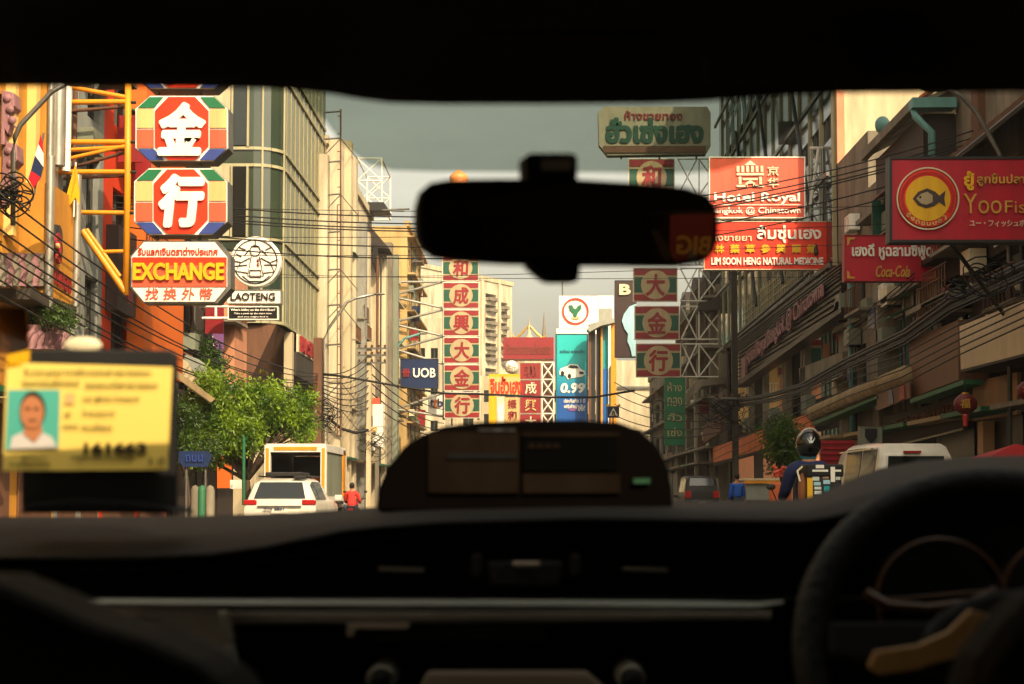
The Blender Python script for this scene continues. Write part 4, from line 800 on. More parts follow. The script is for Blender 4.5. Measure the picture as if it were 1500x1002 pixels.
clutter(t2, XR, 1, 28, 42, 5, 9, 16, 1); clutter(t3, XR, 1, 42.6, 51, 4.5, 12, 18, 2); clutter(t4, XR, 1, 51, 56.2, 4.5, 9.5, 10, 3); clutter(t6, XR, 1, 93, 118, 4, 14, 34, 4); clutter(t7, XR, 1, 119, 150, 4, 12, 24, 5)
clutter(tD, -12.8, -1, 46, 60, 3.5, 10, 18, 6); clutter(tW, XL, -1, 80, 103, 4, 20, 16, 7); clutter(tC, XL, -1, 103, 124, 4, 19, 26, 8); clutter(tL, -11.4, -1, 125, 140, 4, 24, 26, 9); clutter(tG, XL, -1, 35.4, 38.6, 9, 18, 5, 10); clutter(tR, XL, -1, 39, 43, 6, 16, 7, 12)
# ---- right foreground shop pieces
t = thing('beige_box_sign', 'blank beige box fascia hanging at the right edge', 'sign box', PX(1470, 520, 10.8))
xpoly(t, 'box', [(1405, 478), (1500, 440), (1580, 405), (1580, 497), (1500, 520), (1407, 542)], 10.8, 'box_beige', .9, bevel=.02); xpoly(t, 'edge_trim', [(1407, 542), (1580, 497), (1580, 501), (1407, 546)], 10.75, 'wood_dark', .95)
t = thing('brown_box_sign', 'blank brown box fascia next to the beige one', 'sign box', PX(1368, 580, 11.0)); xpoly(t, 'box', [(1331, 498), (1404, 468), (1404, 557), (1333, 584)], 11.0, 'box_brown', .8, bevel=.02); xpoly(t, 'green_edge', [(1333, 585), (1411, 556), (1411, 563), (1333, 591)], 10.6, 'green_edge', .5)
t = thing('scalloped_awning', 'tan rolled awning sloping over the shopfront', 'awning', PX(1270, 590, 10.9))
a = PX(1190, 607, 10.9); b = PX(1332, 549, 10.9); N = 22
for k in range(N):
    f0, f1 = k / N, (k + .93) / N; MB().tube([a.lerp(b, f0), a.lerp(b, (f0 + f1) / 2), a.lerp(b, f1)], [.27, .33, .27], 9).build('scallop', M['awning_tan'], t, smooth=True)
xpoly(t, 'green_valance', [(1190, 618), (1284, 580), (1284, 584), (1190, 624)], 10.7, 'green_edge', .5)
t = thing('painted_banner', 'dark painted banner below the tan awning', 'banner', PX(1308, 600, 10.8)); xpoly(t, 'cloth', [(1284, 577), (1332, 559), (1332, 583), (1284, 602)], 10.75, 'box_brown', .05); xpoly(t, 'painted_streak', [(1300, 572), (1306, 570), (1309, 590), (1302, 593)], 10.72, 's_navy', .02); xpoly(t, 'painted_streak', [(1318, 566), (1324, 563), (1325, 583), (1316, 588)], 10.72, 's_red2', .02)
t = thing('character_fascia', 'dark shop fascia with raised bronze Chinese characters', 'sign', PX(1350, 650, 11.5)); xpoly(t, 'panel', [(1290, 612), (1410, 580), (1410, 626), (1292, 655)], 11.6, 'wood_dark', .15)
xtext(t, '金行大成金行和興', (1305, 632), (1400, 604), (1400, 588), 11.5, 'rust', .01, .06); xpoly(t, 'edge_trim', [(1292, 656), (1410, 627), (1410, 630), (1292, 659)], 11.5, 'steel', .1)
t = thing('ledge_canopy', 'short concrete canopy ledge between cables', 'canopy', PX(1350, 450, 11.2)); xpoly(t, 'slab', [(1326, 456), (1391, 424), (1391, 430), (1326, 464)], 11.1, 'concrete', 1.0)
t = board('emblem_sign', 'small grey sign with dark shield emblem above the van', (1260, 625, 1292, 665), 41, 'greygreen', .2, 'steel', .6); poly(t, 'shield', [(1267, 628), (1285, 628), (1285, 640), (1276, 650), (1267, 640)], 40.95, M['s_black'], .02)
t = thing('shop_wall', 'dim ochre shop wall with lantern hung before it', 'wall', PX(1450, 600, 11.7)); xpoly(t, 'wall_face', [(1425, 560), (1490, 545), (1490, 607), (1425, 617)], 11.75, 's_tan', .1); xpoly(t, 'pillar', [(1432, 618), (1440, 617), (1440, 665), (1432, 667)], 11.6, 's_tan', .3)
def lantern(px, py, rr, Y, lb):
    q = P(px, py, Y); t = thing('paper_lantern', lb, 'lantern', q, None)
    MB().lathe(q, [(.05, -rr * .9), (rr * .5, -rr * .8), (rr * .92, -rr * .4), (rr, 0), (rr * .92, rr * .4), (rr * .5, rr * .8), (.05, rr * .9)], 16).build('lantern_body', M['lantern'], t, smooth=True)
    MB().lathe(q, [(rr * .3, rr * .8), (rr * .3, rr)], 10).build('cap', M['gold'], t); MB().lathe(q, [(rr * .28, -rr * .8), (rr * .3, -rr), (rr * .2, -rr * 1.9)], 8).build('tassel', M['lamp_red'], t); rod('cord', q + V((0, 0, rr)), q + V((0, 0, rr * 2.6)), .012, M['cable'], t)
    txt(t, '福', (px - 7, py - 8, px + 7, py + 6), Y - rr - .01, M['gold'], .01)
lantern(1414, 592, .27, 33, 'red paper lantern with gold character before the ochre wall'); lantern(1506, 572, .24, 31, 'red lantern cut by the right edge of view')
t = thing('red_parasol', 'red canvas canopy peeking above dashboard at right', 'canopy', P(1480, 670, 27)); q = P(1488, 650, 27)
MB().add([q, q + V((-1.1, -.9, -.42)), q + V((1.4, -.9, -.42)), q + V((1.4, 1.2, -.42)), q + V((-1.1, 1.2, -.42))], [[0, 1, 2], [0, 2, 3], [0, 3, 4], [0, 4, 1]]).build('canvas', M['red_tarp'], t)
for sx in (-1, 1.3): rod('pole', q + V((sx, -.8, -.42)), V((q.x + sx, 26.2, .13)), .03, M['steel'], t)
t = thing('red_shutter_sign', 'dark red shop panel behind the helmeted rider', 'panel', P(1225, 670, 45)); rect(t, 'panel', 1202, 645, 1252, 680, 45, M['s_red2'], -.2); 
for k in range(4): rect(t, 'slat', 1203, 648 + k * 8, 1251, 649.5 + k * 8, 44.97, M['s_crim'], .04)
# ------------------------------------------------------------ poles, cables
def cable(pts, r, lb, g, name='overhead_cable', n=5):
    o = MB().tube(pts, r, n).build(name, M['cable'], smooth=True); return tag(o, lb, 'cable', g)
ORD = ['first', 'second', 'third', 'fourth', 'fifth', 'sixth', 'seventh', 'eighth', 'ninth']
def spanpts(a, b, sag, n=16): return [V(a).lerp(V(b), k / n) + V((0, 0, -sag * 4 * (k / n) * (1 - k / n))) for k in range(n + 1)]
for ym, od in zip((318, 328, 335, 339, 362, 379), ('topmost', 'second from top', 'third from top', 'third from bottom', 'second from bottom', 'lowest')):
    pts = [P(x, ym - (1.42e-4 if x < 640 else 2.05e-4) * (x - 640) ** 2, 40) for x in range(-120, 1641, 40)]
    cable(pts, .02, od + ' of the thin black cables crossing the whole street', 'cables crossing the street')
for i, (ya, yb) in enumerate(((236, 548), (262, 552), (292, 556), (318, 562), (330, 566), (352, 574), (376, 580), (398, 588))):
    cable(spanpts(P(-60, ya, 27), P(466, yb, 69), .9 + .1 * (i % 3)), .022, f"{['topmost', 'second', 'third', 'fourth', 'fifth', 'sixth', 'seventh', 'lowest'][i]} of the sagging cables running along the left pavement", 'cables along the left pavement')
for i in range(8): cable(spanpts(P(466, 545 + i * 5, 69), P(540, 520 + i * 11, 89), .5), .03, f"{ORD[i]} short cable between the two left utility poles, counted downward", 'cables between left poles')
for i in range(5): cable(spanpts(P(540, 530 + i * 14, 89), P(650, 600 + i * 10, 124), .6), .04, f"{ORD[i]} cable from the second left pole toward the far street, counted downward", 'cables beyond the left poles')
cable([P(x, y, 80) for x, y in ((462, 575), (478, 610), (500, 628), (520, 634), (540, 630))], .09, 'thick sagging black cable bundle between left poles', None, 'cable_bundle')
cable([P(x, y, 75) for x, y in ((466, 548), (500, 551), (540, 558), (585, 566), (648, 576), (720, 578), (800, 582), (870, 582), (930, 572))], .06, 'long dark cable crossing low behind the stacked signs', None, 'cable_bundle')
path = [(1560, 372), (1500, 398), (1394, 447), (1328, 494), (1240, 535), (1180, 568), (1135, 582), (1083, 591), (1045, 587)]
for i in range(9):
    ox, oy = random.uniform(-7, 7), -10 + i * 2.5
    cable([PX(x + ox * (x / 1500), y + oy * (x - 785) / 600, 10.8) for x, y in path], random.choice((.025, .035, .06)), f"{ORD[i]} strand of the thick dark cable bundle along right shopfronts", 'bundle along the right shopfronts')
for i in range(5): cable([PX(x, y + i * 11, 10.4) for x, y in ((1580, 405), (1500, 432), (1400, 478), (1320, 520), (1240, 548), (1130, 600), (1045, 640))], .02, f"{['topmost', 'second', 'middle', 'fourth', 'lowest'][i]} of the thin cables hanging under right bundle", 'thin cables under right bundle')
for i in range(5): cable(spanpts(P(900, 560 + i * 16, 95), P(1075, 590 + i * 9, 76), .7), .03, f"{ORD[i]} sagging cable between pale building and right pole, counted downward", 'cables by green vertical sign')
for i in range(4): cable([PX(x, y, 11) for x, y in ((1240, 478 + i * 9), (1290, 440 + i * 8), (1340, 400 + i * 6))], .018, f"{ORD[i]} thin slanting wire over the grey columns, counted downward", 'wires on grey columns')
for k, (a0, b0, Yw) in enumerate(((296, 300, 46), (345, 322, 46), (371, 350, 47), (388, 404, 52), (408, 372, 52))):
    cable([P(x, a0 + (b0 - a0) * (x + 100) / 1700 + 12 - 1.1e-4 * (x - 700) ** 2 * .25, Yw) for x in range(-100, 1601, 60)], .012, f"{['highest', 'second highest', 'middle', 'second lowest', 'lowest'][k]} of the finest wires spanning the street behind the thicker cables", 'finest wires spanning the street')
def coil(c, r, n, lb, g):
    b = MB()
    for k in range(n):
        ax = V((random.uniform(-1, 1), random.uniform(-.4, .4), random.uniform(-1, 1))) * r * .5; rr = r * random.uniform(.35, 1); ph = random.uniform(0, 6); e = random.uniform(.4, 1)
        b.tube([V(c) + ax + V((rr * math.cos(a + ph), .25 * r * math.sin(a * 2), rr * e * math.sin(a))) for a in [2 * PI * q / 14 for q in range(14)]], .018, 4, True)
    return tag(b.build('cable_coil', M['cable']), lb, 'cable coil', g)
coil(P(10, 285, 29), .45, 18, 'tangled black wire coil at the left edge', None); coil(P(1450, 405, 31), .45, 6, 'dense knot of black cables under crimson sign', None); coil(P(1405, 425, 34), .3, 5, 'smaller cable knot left of the dense one', None)
coil(P(468, 610, 69), .8, 18, 'wire coils hanging on first left pole', None); coil(P(548, 650, 89), .9, 14, 'wire coils hanging on second left pole', None); coil(P(1065, 600, 76), 1.2, 26, 'wire tangle around the right utility pole', None)
def pole(px, ytop, Y, w, mm, lb, arms=(), ins=False):
    q = P(px, ytop, Y); t = thing('utility_pole', lb, 'utility pole', (q.x, Y, .1)); MB().prism([(q.x - w, Y - w, .1), (q.x + w, Y - w, .1), (q.x + w, Y + w, .1), (q.x - w, Y + w, .1)], (0, 0, q.z)).build('post', M[mm], t, bevel=.02)
    for y in arms:
        z = P(px, y, Y).z; bar('cross_arm', (q.x - 1.1, Y - w - .12, z), (q.x + 1.1, Y - w, z + .1), M['steel'], t)
        for k in range(6):
            x = q.x - 1 + k * .4; MB().lathe((x, Y - w - .06, z + .1), [(.05, 0), (.09, .05), (.05, .08), (.09, .13), (.04, .18)], 8).build('insulator', M['rust'], t)
    return t, q
pole(541, 503, 89, .15, 'cream', 'concrete utility pole with crossarms before the white building', (512, 522, 533))
pole(553, 520, 95, .13, 'concrete', 'slimmer pale pole just behind the crossarm pole')
pole(466, 498, 69, .2, 'rust', 'brown utility pole at the glass tower corner wrapped in cables')
pole(1075, 400, 76, .16, 'conc_dark', 'dark utility pole below the hotel fascia end', (585,))
pole(1019, 560, 100, .12, 'galv', 'slender pale post rising above the dark van')
t = thing('transformer_box', 'pale metal cabinets mounted beside the second left pole', 'cabinet', P(560, 680, 90)); rect(t, 'cabinet', 546, 592, 561, 655, 90, M['s_white'], -.4); rect(t, 'red_cap', 545, 583, 556, 592, 90, M['s_salmon'], -.3); rect(t, 'cabinet', 544, 625, 552, 632, 89.6, M['s_sand'], -.2)
def lamp(pts, Y, r, m, lb):
    t = thing('street_lamp', lb, 'street lamp', P(pts[0][0], pts[0][1], Y)); MB().tube([P(x, y, Y) for x, y in pts], r, 8).build('arm', M[m], t, smooth=True)
    q = P(*pts[-1], Y); d = 1 if pts[-1][0] > pts[0][0] else -1; MB().sphere(q + V((d * .25, 0, 0)), (.35, .13, .07), 10, 6).build('lamp_head', M['steel'], t, smooth=True)
def down(px, Y): 
    r = [y for y in range(700, 1400, 5) if P(px, y, Y).z < .1]; return r[0]
lamp([(19, 330), (19, 225), (22, 200), (30, 183), (76, 134), (98, 122)], 29.5, .055, 'steel', 'grey street lamp arm at top left')
lamp([(474, down(474, 76)), (474, 498), (482, 480), (508, 443), (520, 437), (548, 431)], 76, .08, 'galv', 'thin street lamp in front of the white building')
lamp([(563, down(563, 112)), (563, 545), (575, 518), (592, 496), (615, 489)], 112, .1, 'teal_pipe', 'pale green street lamp beside the navy bank sign')
lamp([(1480, down(1480, 34)), (1478, 300), (1464, 224), (1430, 165), (1408, 140), (1385, 130)], 34, .06, 'steel', 'curved street lamp arm at upper right')
# flags
t = thing('national_flag', 'furled red white and navy flag by white drainpipe', 'flag', P(54, 275, 30))
L_ = [(60, 198), (57, 212), (52, 228), (46, 250), (42, 262)]; Rr = [(62, 205), (64, 225), (64, 245), (60, 260), (50, 276)]
for i, mm in enumerate(('s_crim', 's_white', 's_navy', 's_crim')):
    poly(t, 'stripe', [L_[i], Rr[i], Rr[i + 1], L_[i + 1]], 30 - .02 * (i % 2), M[mm], .03)
rod('staff', P(64, 195, 30.05), P(50, 285, 30.05), .02, M['steel'], t)
t = thing('yellow_flag', 'furled yellow pennant hanging under the bracket frame', 'flag', P(108, 310, 34)); poly(t, 'cloth', [(111, 242), (114, 255), (117, 285), (117, 300), (112, 290), (104, 300), (94, 312), (99, 285), (106, 260)], 34, M['s_gold'], .06); poly(t, 'fold', [(111, 244), (108, 270), (102, 300), (106, 285), (112, 262)], 33.95, M['yellow_steel'], .04); rod('staff', P(111, 238, 34), P(108, 318, 34), .02, M['s_white'], t)
# ------------------------------------------------------------ left street awnings and shops
t = thing('grey_awning', 'grey translucent awning over the small left trees', 'awning', P(300, 560, 48)); poly(t, 'sheet', [(262, 515), (280, 522), (325, 556), (340, 572), (290, 552)], 48, M['tarp_grey'], -1.2)
t = thing('corrugated_awning', 'brown corrugated awning beside the licence card', 'awning', P(285, 590, 43))
for k in range(9): poly(t, 'corrugation', [(252 + k * 2, 548 + k * 1.6), (262 + k * 1.5, 545 + k * 2), (316, 585 + k * .6), (310, 590 + k * .5)], 43 + k * .25, M['tin' if k % 2 else 'awning_tan'], .12)
t = thing('striped_awning', 'cream striped awning panel above brown corrugated one', 'awning', P(272, 560, 47)); poly(t, 'sheet', [(258, 520), (275, 530), (300, 575), (290, 575), (258, 556)], 47, M['cream'], .1)
for k in range(4): poly(t, 'stripe', [(262 + k * 8, 528 + k * 8), (264 + k * 8, 528 + k * 8), (270 + k * 8, 552 + k * 6), (268 + k * 8, 552 + k * 6)], 46.95, M['box_brown'], .02)
t = thing('street_name_sign', 'blue street name sign on posts under the trees', 'sign', P(288, 700, 38)); poly(t, 'plate', [(262, 661), (305, 661), (311, 668), (305, 684), (270, 684), (262, 676)], 38, M['s_navy'], .06); txt(t, 'ถนน', (272, 666, 297, 676), 37.9, M['s_blue'], 0)
for px in (273, 301): rod('post', P(px, 684, 38.05), V((P(px, 684, 38).x, 38.05, .1)), .04, M['steel'], t)
for i, (px, mm, lb) in enumerate(((286, 'concrete', 'cream bollard left of the green one under trees'), (296, 'green_edge', 'dark green bollard between two cream ones'), (308, 'concrete', 'cream bollard nearest the white car'))):
    q = P(px, 712, 37); o = MB().lathe((q.x, 37, .13), [(.12, 0), (.12, q.z - .25), (.08, q.z - .14), (.0, q.z - .1)], 10).build('bollard', M[mm], smooth=True); tag(o, lb, 'bollard', None)
t = thing('orange_shop_panel', 'orange lit shopfront glimpsed between tree trunks', 'panel', P(330, 700, 52)); rect(t, 'panel', 318, 655, 338, 715, 52, M['orange_wall'], -.2); rect(t, 'panel', 273, 648, 282, 662, 45, M['salmon_wall'], -.1); rect(t, 'white_board', 337, 703, 354, 716, 50, M['s_white'], -.1)
rod('post', P(357, 640, 40), P(357, 740, 40), .05, M['green_edge'], thing('green_post', 'thin dark green post left of the white car', 'post', P(357, 740, 40)))
# ------------------------------------------------------------ trees
def tree(name, lb, base, blobs, nleaf, ls, lm, trunk_r, bark='bark', flat=.75):
    t = thing(name, lb, 'tree', base); b = MB(); base = V(base)
    cz = sum((V(c) for c, r in blobs), V()) / len(blobs); fork = base.lerp(V((cz.x, cz.y, base.z)), .3); fork.z = base.z + (min(c[2] - r for c, r in blobs) - base.z) * .8
    b.tube([base, base.lerp(fork, .5) + V((.06, .03, 0)), fork], [trunk_r, trunk_r * .8, trunk_r * .7], 8).build('trunk', M[bark], t, smooth=True)
    br = MB(); lv = MB()
    for c, r in blobs:
        c = V(c); mid = fork.lerp(c, .55) + V((random.uniform(-.1, .1), 0, .1)); br.tube([fork, mid, c], [trunk_r * .55, trunk_r * .35, trunk_r * .12], 6)
        for k in range(5): br.tube([mid, c + V([random.uniform(-r, r) * .8 for _ in range(3)])], [trunk_r * .25, .008], 4)
    br.build('branches', M[bark], t, smooth=True)
    tot = sum(r ** 2 for c, r in blobs)
    for c, r in blobs:
        c = V(c); n = int(nleaf * r * r / tot); tw = []
        for k in range(max(8, n // 26)):
            d = V([random.gauss(0, 1) for _ in range(3)]).normalized(); tw.append((c + V((d.x, d.y, d.z * flat)) * r * random.uniform(.55, 1.12), d))
        for k in range(n):
            tc, td = random.choice(tw); p = tc + V([random.gauss(0, 1) for _ in range(3)]) * ls * 1.0
            d = (td + V([random.gauss(0, .8) for _ in range(3)]) + V((0, 0, -.45))).normalized(); s = d.cross(V([random.gauss(0, 1) for _ in range(3)])).normalized(); up = d.cross(s); l = ls * random.uniform(.6, 1.25)
            lv.add([p, p + d * l * .5 + s * l * .2 + up * l * .06, p + d * l, p + d * l * .5 - s * l * .2 + up * l * .06], [[0, 1, 2, 3]])
    o = lv.build('foliage', M[lm], t, recalc=False); o['kind'] = 'stuff'; return t
def bl(px, py, Y, r): return (tuple(P(px, py, Y)), r)
tree('street_tree', 'bright green street tree between licence card and white truck', (P(362, 700, 45).x, 45, .13),
     [bl(300, 600, 45, .75), bl(285, 635, 44.5, .6), bl(335, 580, 45, .8), bl(375, 590, 45.5, .85), bl(415, 600, 46, .75), bl(340, 630, 44.5, .85), bl(380, 618, 46, .75), bl(425, 612, 46, .6), bl(442, 625, 46.5, .45), bl(445, 590, 46, .4), bl(310, 560, 45.5, .45), bl(350, 655, 46.5, .45), bl(318, 660, 45, .5), bl(285, 668, 45, .4), bl(400, 585, 46, .6), bl(372, 640, 46.5, .45)], 25000, .15, 'leaf_a', .14)
tree('slanting_tree', 'darker leafy branch sloping under the exchange sign', (P(300, 700, 52).x, 52, .13), [bl(250, 492, 52, .5), bl(270, 500, 52, .55), bl(293, 516, 52, .5), bl(312, 530, 52, .4), bl(283, 540, 52, .4), bl(300, 552, 51, .35)], 6500, .15, 'leaf_b', .12)
tree('small_street_tree', 'small dark tree trunk clump beside blue street sign', (P(272, 700, 42).x, 42, .13), [bl(270, 610, 42, .5), bl(258, 640, 42, .5), bl(295, 655, 42, .45)], 3600, .13, 'leaf_b', .1)
tree('planter_tree', 'small bushy green tree before the orange fascia', (P(1145, 700, 40).x, 40, .13), [bl(1140, 630, 40, .38), bl(1155, 642, 40, .4), bl(1138, 655, 40, .34), bl(1160, 665, 40, .36), bl(1148, 680, 40, .34), bl(1150, 622, 40, .25)], 5200, .11, 'leaf_b', .06)
t = thing('flower_pot', 'red flowers in a pot below the bushy tree', 'flowers', P(1143, 700, 38)); b = MB()
for k in range(26): b.sphere(P(random.uniform(1133, 1152), random.uniform(683, 697), 38 + random.uniform(-.2, .2)), .05, 6, 4)
b.build('blossom', M['s_salmon'], t); q = P(1143, 700, 38); MB().lathe((q.x, 38, .13), [(.2, 0), (.3, .5), (.3, q.z - .3), (.28, q.z - .25)], 12).build('pot', M['terracotta'], t)
# foliage on right roofs (dark climbing plant) near left sign wall
for px, py, Y, lb in ((85, 462, 33, 'dark green potted shrub on ledge below red lettering'), (60, 455, 32.5, 'dark foliage hanging over the left ledge')):
    tree('potted_shrub', lb, P(px, py + 20, Y), [bl(px, py, Y, .28), bl(px + 14, py + 6, Y, .22)], 900, .09, 'leaf_b', .03)
for k in range(6):
    q = PX(46 + k * 9, 512, XL + .5); zt = PX(46 + k * 9, 476, XL + .5).z; MB().lathe((q.x, q.y, q.z), [(.14, 0), (.1, .1), (.17, .35), (.08, (zt - q.z) * .8), (.13, zt - q.z)], 10).build('baluster', M['pink'], tY, smooth=True)
# ------------------------------------------------------------ vehicles
def wheel(parent, c, r, w):
    ty = MB().lathe(c, [(r * .62, -w / 2), (r * .95, -w / 2), (r, -w * .3), (r, w * .3), (r * .95, w / 2), (r * .62, w / 2)], 20, 'X').build('tyre', M['tyre'], parent, smooth=True)
    MB().lathe(c, [(.001, w * .42), (r * .2, w * .46), (r * .6, w * .4), (r * .62, -w * .4), (r * .2, -w * .46), (.001, -w * .42)], 14, 'X').build('rim', M['galv'], ty)
def car(name, label, x, y, st, w, paint='car_white', zb=1.0, rear=(1, 2), sides=((2, 3), (3, 4)), wind=(5, 6), cat='car', lampz=(.8, .98), wy=(.85, 3.55), wr=.34):
    t = thing(name, label, cat, (x, y, 0)); b = MB(); n = 12
    def sec(s):
        yy, zt, ww, wt = s; z1 = min(zb, zt - .08); h = [(ww * .9, .26), (ww, .42), (ww, z1 - .15), (ww * .975, z1), (wt, zt - .07), (wt * .82, zt)]
        return [V((x + a, y + yy, z)) for a, z in h] + [V((x - a, y + yy, z)) for a, z in h[::-1]]
    SC = [sec(s) for s in st]; vs = [p for s in SC for p in s]; fs = []
    for i in range(len(st) - 1):
        for k in range(n): fs.append([i * n + k, i * n + (k + 1) % n, (i + 1) * n + (k + 1) % n, (i + 1) * n + k])
    fs += [list(range(n))[::-1], [(len(st) - 1) * n + k for k in range(n)]]
    b.add(vs, fs); b.build('body', M[paint], t, smooth=True, bevel=.025)
    def pan(nm, q, mm, off, ins=.07):
        c = sum(q, V()) / 4; q = [c + (p - c) * (1 - ins) for p in q]; nn = (q[1] - q[0]).cross(q[2] - q[0]).normalized()
        o = V((x, y + 2, .8)); 
        if (c - o).dot(nn) < 0: nn = -nn
        MB().prism([p + nn * off for p in q], nn * .012).build(nm, M[mm], t)
    i, j = rear; pan('rear_window', [SC[i][5].lerp(SC[i][4], .6), SC[i][6].lerp(SC[i][7], .6), SC[j][6].lerp(SC[j][7], .3), SC[j][5].lerp(SC[j][4], .3)], 'car_glass', .035, .12)
    for i, j in sides:
        for a, c in ((3, 4), (8, 7)): pan('side_window', [SC[i][a], SC[j][a], SC[j][c], SC[i][c]], 'car_glass', .006, .1)
    i, j = wind; pan('windscreen', [SC[i][5], SC[i][6], SC[j][7], SC[j][4]], 'car_glass', .02)
    for s in (-1, 1):
        MB().box(x + s * w * .98, y - .03, lampz[0], x + s * w * .62, y + .14, lampz[1]).build('tail_light', M['lamp_red'], t, bevel=.02)
        for a in wy: wheel(t, (x + s * (w - .1), y + a, wr), wr, .2)
        MB().box(x + s * w, y + st[-3][0] - .1, 1.0, x + s * (w + .2), y + st[-3][0] + .02, 1.15).build('wing_mirror', M[paint], t, bevel=.03)
    MB().box(x - w * .98, y - .08, .4, x + w * .98, y + .1, .62).build('rear_bumper', M[paint], t, bevel=.05); MB().box(x - .2, y - .05, .68, x + .2, y - .02, .8).build('number_plate', M['plate'], t)
    MB().box(x - w * .6, y - .045, .84, x + w * .6, y - .02, .88).build('chrome_strip', M['chrome'], t); return t
SUV = [(0, .95, .9, .8), (.04, 1.06, .92, .8), (.3, 1.50, .92, .7), (.75, 1.58, .92, .68), (2.0, 1.58, .92, .68), (2.7, 1.5, .92, .66), (3.4, 1.08, .92, .74), (4.2, .98, .9, .75), (4.5, .75, .8, .7)]
sv = car('white_car', 'white sport utility car with dark roof rack seen from behind', -6.5, 36, SUV, .93, lampz=(.9, 1.03))
for s in (-1, 1): rod('roof_rail', (-6.5 + s * .62, 36.5, 1.63), (-6.5 + s * .62, 38.6, 1.63), .025, M['black_metal'], sv)
MB().box(-7.0, 36.7, 1.64, -6.1, 38.3, 1.74).build('roof_rack', M['black_metal'], sv, bevel=.02); MB().box(-6.2, 36.3, 1.56, -5.9, 36.6, 1.64).build('roof_fin', M['black_metal'], sv, bevel=.02)
txt(sv, '4กข 2831', (386, 743.5, 416, 747), 35.94, M['s_navy'], .02)
VAN = [(0, 1.5, .85, .74), (.05, 2.0, .85, .74), (.25, 2.22, .85, .70), (1.6, 2.27, .85, .70), (3.2, 2.27, .85, .70), (4.1, 2.15, .85, .68), (4.75, 1.2, .85, .7), (4.9, .9, .8, .7)]
vn = car('white_van', 'cream white high roof van parked right behind dashboard hood', 7.85, 29.5, VAN, .86, zb=1.35, rear=(0, 1), sides=((2, 3), (3, 4)), wind=(5, 6), cat='van', lampz=(1.1, 1.45), wy=(.9, 3.9))
MB().box(7.6, 29.47, 2.02, 7.95, 29.6, 2.06).build('brake_light', M['lamp_red'], vn); MB().box(7.02, 29.9, 2.1, 7.06, 33, 2.13).build('rain_gutter', M['chrome'], vn)
PV = [(0, 1.3, .85, .76), (.05, 1.6, .85, .76), (.3, 2.0, .85, .72), (1.6, 2.1, .85, .70), (3.0, 2.1, .85, .70), (3.6, 1.95, .85, .68), (4.4, 1.15, .85, .7), (4.9, .9, .8, .7)]
car('dark_van', 'dark van far ahead on right, beneath pale post', 8.15, 70, PV, .86, 'black_metal', zb=1.25, rear=(1, 2), cat='van', lampz=(1.0, 1.35), wy=(.9, 3.9))
# cage truck
tk = thing('cage_truck', 'truck with empty white and yellow framed cargo cage', 'truck', (-7.4, 43.5, 0))
x0, x1, ya, yb, zt, zf = -8.22, -6.5, 43.5, 48, 2.68, .95
wy = M['s_sand']; wm = M['white_steel']; g = .09
for x in (x0, x1):
    for y in (ya, yb): bar('frame_post', (x - g, y - g, zf), (x + g, y + g, zt), wm, tk); bar('frame_stripe', (x - g * .5, y - g - .02, zf + .1), (x + g * .5, y - g, zt - .1), M['yellow_steel'], tk)
    bar('frame_rail', (x - g, ya + g, zt - .2), (x + g, yb - g, zt), wm, tk); bar('frame_rail', (x - g, ya + g, zf), (x + g, yb - g, zf + .15), wm, tk)
for y in (ya, yb): bar('frame_rail', (x0 + g, y - g, zt - .22), (x1 - g, y + g, zt), wm, tk); bar('frame_stripe', (x0 + .2, y - g - .02, zt - .16), (x1 - .2, y - g, zt - .06), M['yellow_steel'], tk)
MB().box(x0, ya + .1, zf - .1, x1, yb, zf).build('cargo_bed', M['steel'], tk); MB().box(x0 + .1, yb - .5, zf, x1 - .1, yb - .3, zt - .25).build('front_bulkhead', M['s_black'], tk)
MB().box(x0 + .02, ya + .2, zf + .1, x0 + .06, yb - .1, zt - .2).build('side_panel', M['s_black'], tk); MB().box(x1 + .02, ya + .3, zf + .1, x1 + .05, yb - .8, zt - .22).build('side_panel', M['greygreen'], tk)
MB().box(x1 + .05, yb - .75, zf + .1, x1 + .09, yb - .15, zt - .05).build('side_panel', M['yellow_steel'], tk); MB().box(x0 - .05, ya, zt, x1 + .05, yb, zt + .04).build('roof_sheet', M['white_steel'], tk)
MB().box(-7.2, 45.6, zf, -6.65, 46.2, 1.75).build('crate', M['orange_wall'], tk); MB().box(x0 + .1, yb + .15, .7, x1 - .1, yb + 1.8, 2.2).build('cab', M['car_white'], tk, bevel=.12)
for s in (x0 + .25, x1 - .25):
    for y in (44.6, 49.2): wheel(tk, (s, y, .42), .42, .25)
MB().box(x0 + .4, ya + .3, .5, x1 - .4, yb + 1, .85).build('chassis', M['black_metal'], tk)
for x in (x0 + .15, x1 - .25): MB().box(x, ya - .1, .7, x + .15, ya + .02, .85).build('tail_light', M['lamp_red'], tk)
